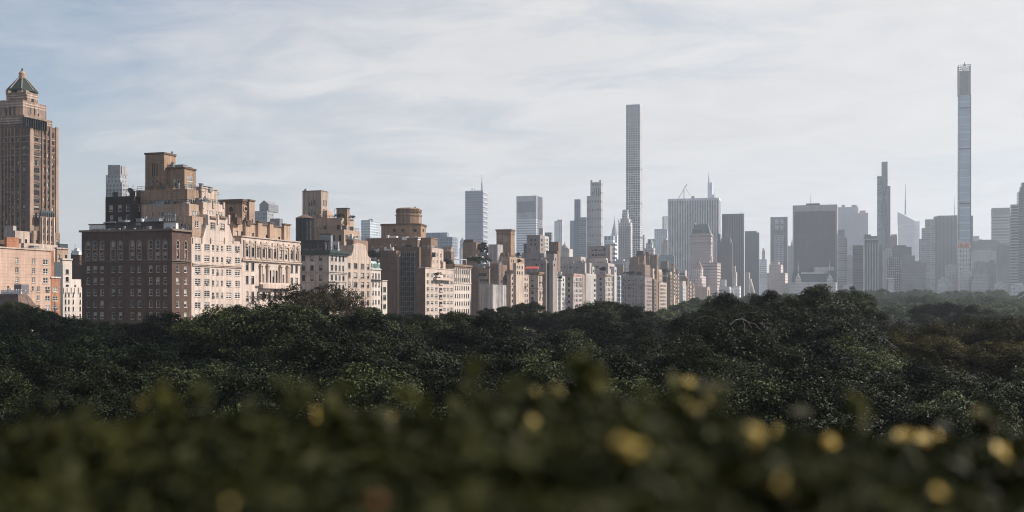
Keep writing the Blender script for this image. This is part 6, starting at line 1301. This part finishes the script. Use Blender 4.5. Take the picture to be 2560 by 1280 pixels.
# small street and roof things
t = thing('white_tent', 'white peaked tent at the street edge left of the dark brick building', 'tent', (XatY(170, 228), 228.0, zat(815, XatY(170, 228), 228)))
s = dep(t.location.x, 228)/F; m = MB(); a, c, h, pk = 14*s, 4.0, 13*s, 21*s
m.quad((-a, 0, 0), (-a, 0, h), (a, 0, h), (a, 0, 0)); m.poly([(-a, 0, h), (0, 0, pk), (a, 0, h)]); m.quad((-a, 0, h), (0, 0, pk), (0, c, pk), (-a, c, h)); m.quad((0, 0, pk), (a, 0, h), (a, c, h), (0, c, pk)); m.quad((a, 0, 0), (a, c, 0), (a, c, h), (a, 0, h)); m.quad((-a, c, 0), (-a, 0, 0), (-a, 0, h), (-a, c, h)); m.quad((a, c, 0), (-a, c, 0), (-a, c, h), (a, c, h)); m.poly([(a, c, h), (0, c, pk), (-a, c, h)])
link('canopy', m.mesh('canopy', [plain('tent_canvas', (.6, .56, .52), .8)]), t)
m = MB(); m.box(-a*.9, -.06, 0, -a*.2, -.01, h*.75); link('opening', m.mesh('opening', [DARKM]), t)
t = thing('satellite_dish', 'dark satellite dish on the roof of the dark brick tower', 'dish', (XatY(325, 256), 256.0, zat(495, XatY(325, 256), 256)))
m = MB(); m.tube((0, 0, 0), (0, 0, 1.9), .08, .08, 6); link('mast', m.mesh('mast', [DARKM]), t)
m = MB(); m.lathe(0, 0, [(.05, 0), (.5, .1), (.8, .28), (.78, .30), (.5, .14), (.05, .03)], 16); d = link('reflector', m.mesh('reflector', [DARKM]), t, (0, 0, 2.0)); d.rotation_euler = (math.radians(65), 0, math.radians(40))

# ================================================================ hedge in the foreground
FW = Vector((-math.sin(TH), math.cos(TH), 0)); RT = Vector((math.cos(TH), math.sin(TH), 0))
def hp(px, py, d): return FW*d+RT*((px-CX)/F*d)+Vector((0, 0, (HY-py)/F*d))
FLOOR = ZC-1.6
hed = thing('clipped_hedge', 'long out of focus green hedge with scattered yellow leaves along the terrace edge', 'hedge', (*(FW*1.6)[:2], FLOOR)); hed.rotation_euler.z = TH
HL = leafmat('hedge_leaf', (.008, .010, .0025), (.100, .100, .028), .55, .08, .2); HY_ = leafmat('yellow_leaf', (.56, .40, .10), (.76, .58, .20), .5, .2, .3); HO = leafmat('orange_leaf', (.16, .05, .012), (.28, .09, .02), .5, .2, .3); HG = leafmat('lime_leaf', (.012, .014, .003), (.060, .060, .014), .6, .05, .15)
rng = np.random.default_rng(3); W_ = 2.2; n = 110000; D0, D1 = .50, 1.62
tops = [(-400, 1045), (0, 1050), (160, 1045), (300, 1030), (420, 1012), (560, 1040), (720, 1015), (840, 1015), (920, 1025), (1040, 1025), (1180, 995), (1300, 1005), (1380, 990), (1460, 968), (1540, 995), (1620, 1015), (1700, 985), (1790, 1010), (1900, 1075), (2040, 1065), (2160, 1085), (2300, 1090), (2420, 1080), (2560, 1075), (3000, 1065)]
tx = np.array([(p-CX)/F*1.5 for p, _ in tops]); tz = np.array([(HY-y-26)/F*1.5 for _, y in tops])
def hedge_top(x, d):
    return np.interp(x, tx, tz)+.012*np.sin(x*23+d*9)*np.cos(d*17-x*7)+.008*np.sin(x*51+1+d*30)-.05*np.clip(1.0-d, 0, 1)**1.5-.6*np.clip(d-1.5, 0, 1)
x = rng.uniform(-W_, W_, n); d = D0+(D1-D0)*rng.uniform(0, 1, n)**.8; u = rng.uniform(0, 1, n)
z = hedge_top(x, d)-np.where(u < .72, np.abs(rng.normal(0, .035, n)), (u-.72)/.28*1.25)+np.where(rng.uniform(0, 1, n) < .03, .03, 0)
P = np.stack([x, d-1.6, z+1.6], 1); Nn = np.stack([rng.normal(0, .5, n), -.25+rng.normal(0, .5, n), .75+rng.normal(0, .4, n)], 1); Nn /= np.linalg.norm(Nn, axis=1)[:, None]
o = link('foliage', leafmesh('foliage', P, Nn, .034, rng, [HL], .5), hed); o['kind'] = 'stuff'
m = MB(); rs = random.Random(8)
for i in range(90):
    xx = rs.uniform(-W_, W_); yy = rs.uniform(D0+.1, 1.4)-1.6; m.tube((xx, yy, 0), (xx+rs.uniform(-.05, .05), yy, 1.3), .008, .005, 5)
link('stem', m.mesh('stem', [BARK]), hed)
bpy.context.view_layer.update(); inv = hed.matrix_world.inverted()
def spray(name, px, py, r, cnt, mat, size, lift=.012):
    best = 1.45
    for dd in np.linspace(.55, 1.5, 96):     # where this sight line meets the hedge top
        if (HY-py)/F*dd <= hedge_top((px-CX)/F*dd, dd)+lift: best = float(dd); break
    c = inv @ (hp(px, py, best)+Vector((0, 0, ZC))); k = rng.normal(size=(cnt, 3))*r*best/1.3; P = np.array(c)+k
    Nn = np.stack([.3+rng.normal(0, .4, cnt), -.5+rng.normal(0, .4, cnt), .7+rng.normal(0, .3, cnt)], 1); Nn /= np.linalg.norm(Nn, axis=1)[:, None]
    link(name, leafmesh(name, P, Nn, size*best/1.3, rng, [mat], .7), hed)
for (px, py, r, c) in [(360, 1004, .006, 4), (1000, 1042, .008, 7), (1350, 984, .008, 6), (1385, 980, .008, 6), (1592, 1122, .008, 6), (1700, 950, .006, 5), (1788, 990, .007, 5), (1885, 1087, .009, 8), (1950, 1085, .009, 7), (2078, 1112, .009, 9), (2262, 1092, .009, 9), (2310, 1100, .010, 10), (2350, 1090, .008, 5), (2495, 1132, .009, 8), (1950, 1212, .009, 8), (2345, 1228, .009, 7), (580, 1262, .009, 9), (2455, 1035, .006, 5), (1440, 1105, .008, 5), (1330, 1060, .006, 3), (2480, 1065, .006, 4), (1730, 1018, .006, 4), (1560, 1110, .006, 3), (790, 1030, .006, 3)]:
    spray('yellow_leaves', px, py, r*.55, max(3, int(c*.7)), HY_, .017)
for (px, py, r, c) in [(940, 1262, .005, 4)]: spray('orange_leaves', px, py, r, c, HO, .017)
for (px, py, r, c) in [(1462, 930, .012, 22), (1470, 955, .014, 30), (845, 982, .008, 10), (500, 992, .006, 6), (1690, 965, .011, 20), (1180, 985, .014, 22), (720, 1000, .014, 18), (1780, 1010, .012, 14), (1420, 1110, .014, 20), (2460, 1050, .010, 12), (1300, 1005, .014, 18), (2150, 1020, .010, 14), (1350, 995, .012, 12), (850, 1060, .014, 14), (640, 1085, .014, 12), (420, 1005, .012, 18), (1040, 1015, .012, 14), (2000, 1180, .014, 16), (300, 1120, .014, 14), (1200, 1150, .014, 14)]:
    spray('shoot_leaves', px, py, r*.9, int(c*.8), HG, .028, .02)

# ================================================================ ground, terrace
me = bpy.data.meshes.new('ground'); gx = [-5200, -2500, -1200, -500, -250, -160, -130, -100, -70, -40, 0, 100, 300, 700, 1500, 2700, 5200]; gy = [-2500, -800, 0, 100, 250, 380, 450, 520, 600, 680, 760, 850, 980, 1200, 1700, 2600, 5600]
vs = [(x, y, ground_z(x, y)) for y in gy for x in gx]; nx = len(gx)
me.from_pydata(vs, [], [(j*nx+i, j*nx+i+1, (j+1)*nx+i+1, (j+1)*nx+i) for j in range(len(gy)-1) for i in range(nx-1)])
gm = wallmat('ground_earth', (.05, .05, .035), .4, .95, .05, .2); me.materials.append(gm); tag(link('ground', me), kind='structure')
m = MB(); m.box(-158, -300, .05, -146, 2400, .10); tag(link('road', m.mesh('road', [wallmat('asphalt', (.05, .05, .052), .15)])), kind='structure')
t = thing('museum_wing', 'pale stone museum wing carrying the hedged roof terrace', 'building', (0, -8, 0)); t.rotation_euler.z = TH
m = MB(); m.box(-14, -12, 0, 14, 10.5, FLOOR-.2); link('wall', m.mesh('wall', [GREYST]), t)
m = MB(); m.box(-14, -12, FLOOR-.196, 14, 10.5, FLOOR-.003); link('terrace_paving', m.mesh('terrace_paving', [wallmat('paving', (.3, .28, .26))]), t)

# ================================================================ air, sky, sun, camera
hb = MB(); hb.box(-5400, -2700, -2, 5400, 5800, 520); hz = link('haze', hb.mesh('haze', [])); tag(hz, kind='stuff')
hm = bpy.data.materials.new('haze_air'); N, L = nt(hm); N.remove(N['Principled BSDF']); pv = N.new('ShaderNodeVolumePrincipled')
pv.inputs['Color'].default_value = HAZE_COL; pv.inputs['Density'].default_value = HAZE_D; pv.inputs['Anisotropy'].default_value = HAZE_G
L.new(pv.outputs[0], N['Material Output'].inputs['Volume']); hz.data.materials.append(hm)
SUN_AZ, SUN_EL = math.radians(SUN_AZ_D), math.radians(SUN_EL_D)      # azimuth from +X (park side) towards +Y
sv = Vector((math.cos(SUN_AZ)*math.cos(SUN_EL), math.sin(SUN_AZ)*math.cos(SUN_EL), math.sin(SUN_EL)))
sl = bpy.data.lights.new('sun', 'SUN'); sl.energy = SUN_E; sl.angle = math.radians(.5); sl.color = SUN_C
so = bpy.data.objects.new('sun', sl); COL.objects.link(so); so.rotation_euler = sv.to_track_quat('Z', 'Y').to_euler()
w = bpy.data.worlds.new('World'); SC.world = w; w.use_nodes = True; N = w.node_tree.nodes; L = w.node_tree.links; bg = N['Background']; bg.inputs['Strength'].default_value = SKY_S
sky = N.new('ShaderNodeTexSky'); sky.sky_type = 'NISHITA'; sky.sun_disc = False; sky.sun_elevation = SUN_EL; sky.sun_rotation = math.pi/2-SUN_AZ; sky.air_density = 1.0; sky.dust_density = 1.6; sky.ozone_density = 1.5
tc = N.new('ShaderNodeTexCoord'); sp = N.new('ShaderNodeSeparateXYZ'); L.new(tc.outputs['Generated'], sp.inputs[0])
def M(op, a, c=None):
    k = N.new('ShaderNodeMath'); k.operation = op; k.use_clamp = False
    for i, q in enumerate((a, c)):
        if q is None: continue
        if isinstance(q, (int, float)): k.inputs[i].default_value = q
        else: L.new(q, k.inputs[i])
    return k.outputs[0]
def MR(a, f0, f1, t0, t1):
    r = N.new('ShaderNodeMapRange'); r.inputs[1].default_value = f0; r.inputs[2].default_value = f1; r.inputs[3].default_value = t0; r.inputs[4].default_value = t1; L.new(a, r.inputs[0]); return r.outputs[0]
# cloud sheet at one height: direction / elevation
den = M('ADD', M('MAXIMUM', sp.outputs[2], 0.0), CL_OFF); cv = N.new('ShaderNodeCombineXYZ'); L.new(M('DIVIDE', sp.outputs[0], den), cv.inputs[0]); L.new(M('DIVIDE', sp.outputs[1], den), cv.inputs[1])
mp = N.new('ShaderNodeMapping'); mp.inputs['Rotation'].default_value = (0, 0, math.radians(CL_ROT)); mp.inputs['Scale'].default_value = (CL_SX, CL_SY, 1); mp.inputs['Location'].default_value = CL_LOC; L.new(cv.outputs[0], mp.inputs['Vector'])
n1 = N.new('ShaderNodeTexNoise'); n1.inputs['Scale'].default_value = CL_N1; n1.inputs['Detail'].default_value = 9; n1.inputs['Roughness'].default_value = .58; n1.inputs['Distortion'].default_value = .6; L.new(mp.outputs[0], n1.inputs['Vector'])
n2 = N.new('ShaderNodeTexNoise'); n2.inputs['Scale'].default_value = CL_N2; n2.inputs['Detail'].default_value = 8; n2.inputs['Roughness'].default_value = .6; n2.inputs['Distortion'].default_value = .8; L.new(mp.outputs[0], n2.inputs['Vector'])
# thin veil thickens towards the bright south-west
s2 = N.new('ShaderNodeVectorMath'); s2.operation = 'DOT_PRODUCT'; s2.inputs[1].default_value = (math.cos(math.radians(VEIL_AZ)), math.sin(math.radians(VEIL_AZ)), 0); L.new(tc.outputs['Generated'], s2.inputs[0])
veil = MR(s2.outputs['Value'], VEIL[0], VEIL[1], VEIL[2], VEIL[3])
wisp = M('ADD', M('MULTIPLY', n1.outputs[0], .65), M('MULTIPLY', n2.outputs[0], .35))
fac = N.new('ShaderNodeClamp'); L.new(M('ADD', veil, MR(wisp, .36, .64, -CL_G, CL_G)), fac.inputs[0]); fac.inputs['Max'].default_value = .97
hzn = MR(sp.outputs[2], 0.0, .2, .92, 0.0); fac2 = M('MAXIMUM', fac.outputs[0], hzn)
cm = N.new('ShaderNodeMix'); cm.data_type = 'RGBA'; L.new(fac2, cm.inputs[0]); L.new(sky.outputs[0], cm.inputs[6]); cc = N.new('ShaderNodeVectorMath'); cc.operation = 'SCALE'; cc.inputs[0].default_value = tuple(c/SKY_S for c in CLOUD); L.new(MR(n2.outputs[0], .3, .7, .93, 1.06), cc.inputs['Scale']); L.new(cc.outputs[0], cm.inputs[7])
L.new(cm.outputs[2], bg.inputs[0])
cd = bpy.data.cameras.new('camera'); co = bpy.data.objects.new('camera', cd); COL.objects.link(co); co.location = (0, 0, ZC); co.rotation_euler = (math.radians(90), 0, TH)
cd.sensor_width = 36; cd.lens = 36*F/2560; cd.shift_y = (HY-640)/2560; cd.clip_start = .05; cd.clip_end = 20000
cd.dof.use_dof = True; cd.dof.focus_distance = 280; cd.dof.aperture_fstop = cd.lens/1000/APER
SC.camera = co
SC.view_settings.view_transform = 'Standard'; SC.view_settings.look = 'None'; SC.view_settings.exposure = EXPO; SC.view_settings.gamma = 1
SC.render.engine = 'CYCLES'; SC.cycles.use_denoising = DENOISE; SC.cycles.filter_width = 1.05; SC.cycles.max_bounces = 6; SC.cycles.volume_bounces = 1; SC.cycles.transparent_max_bounces = 4; SC.cycles.sample_clamp_indirect = 4
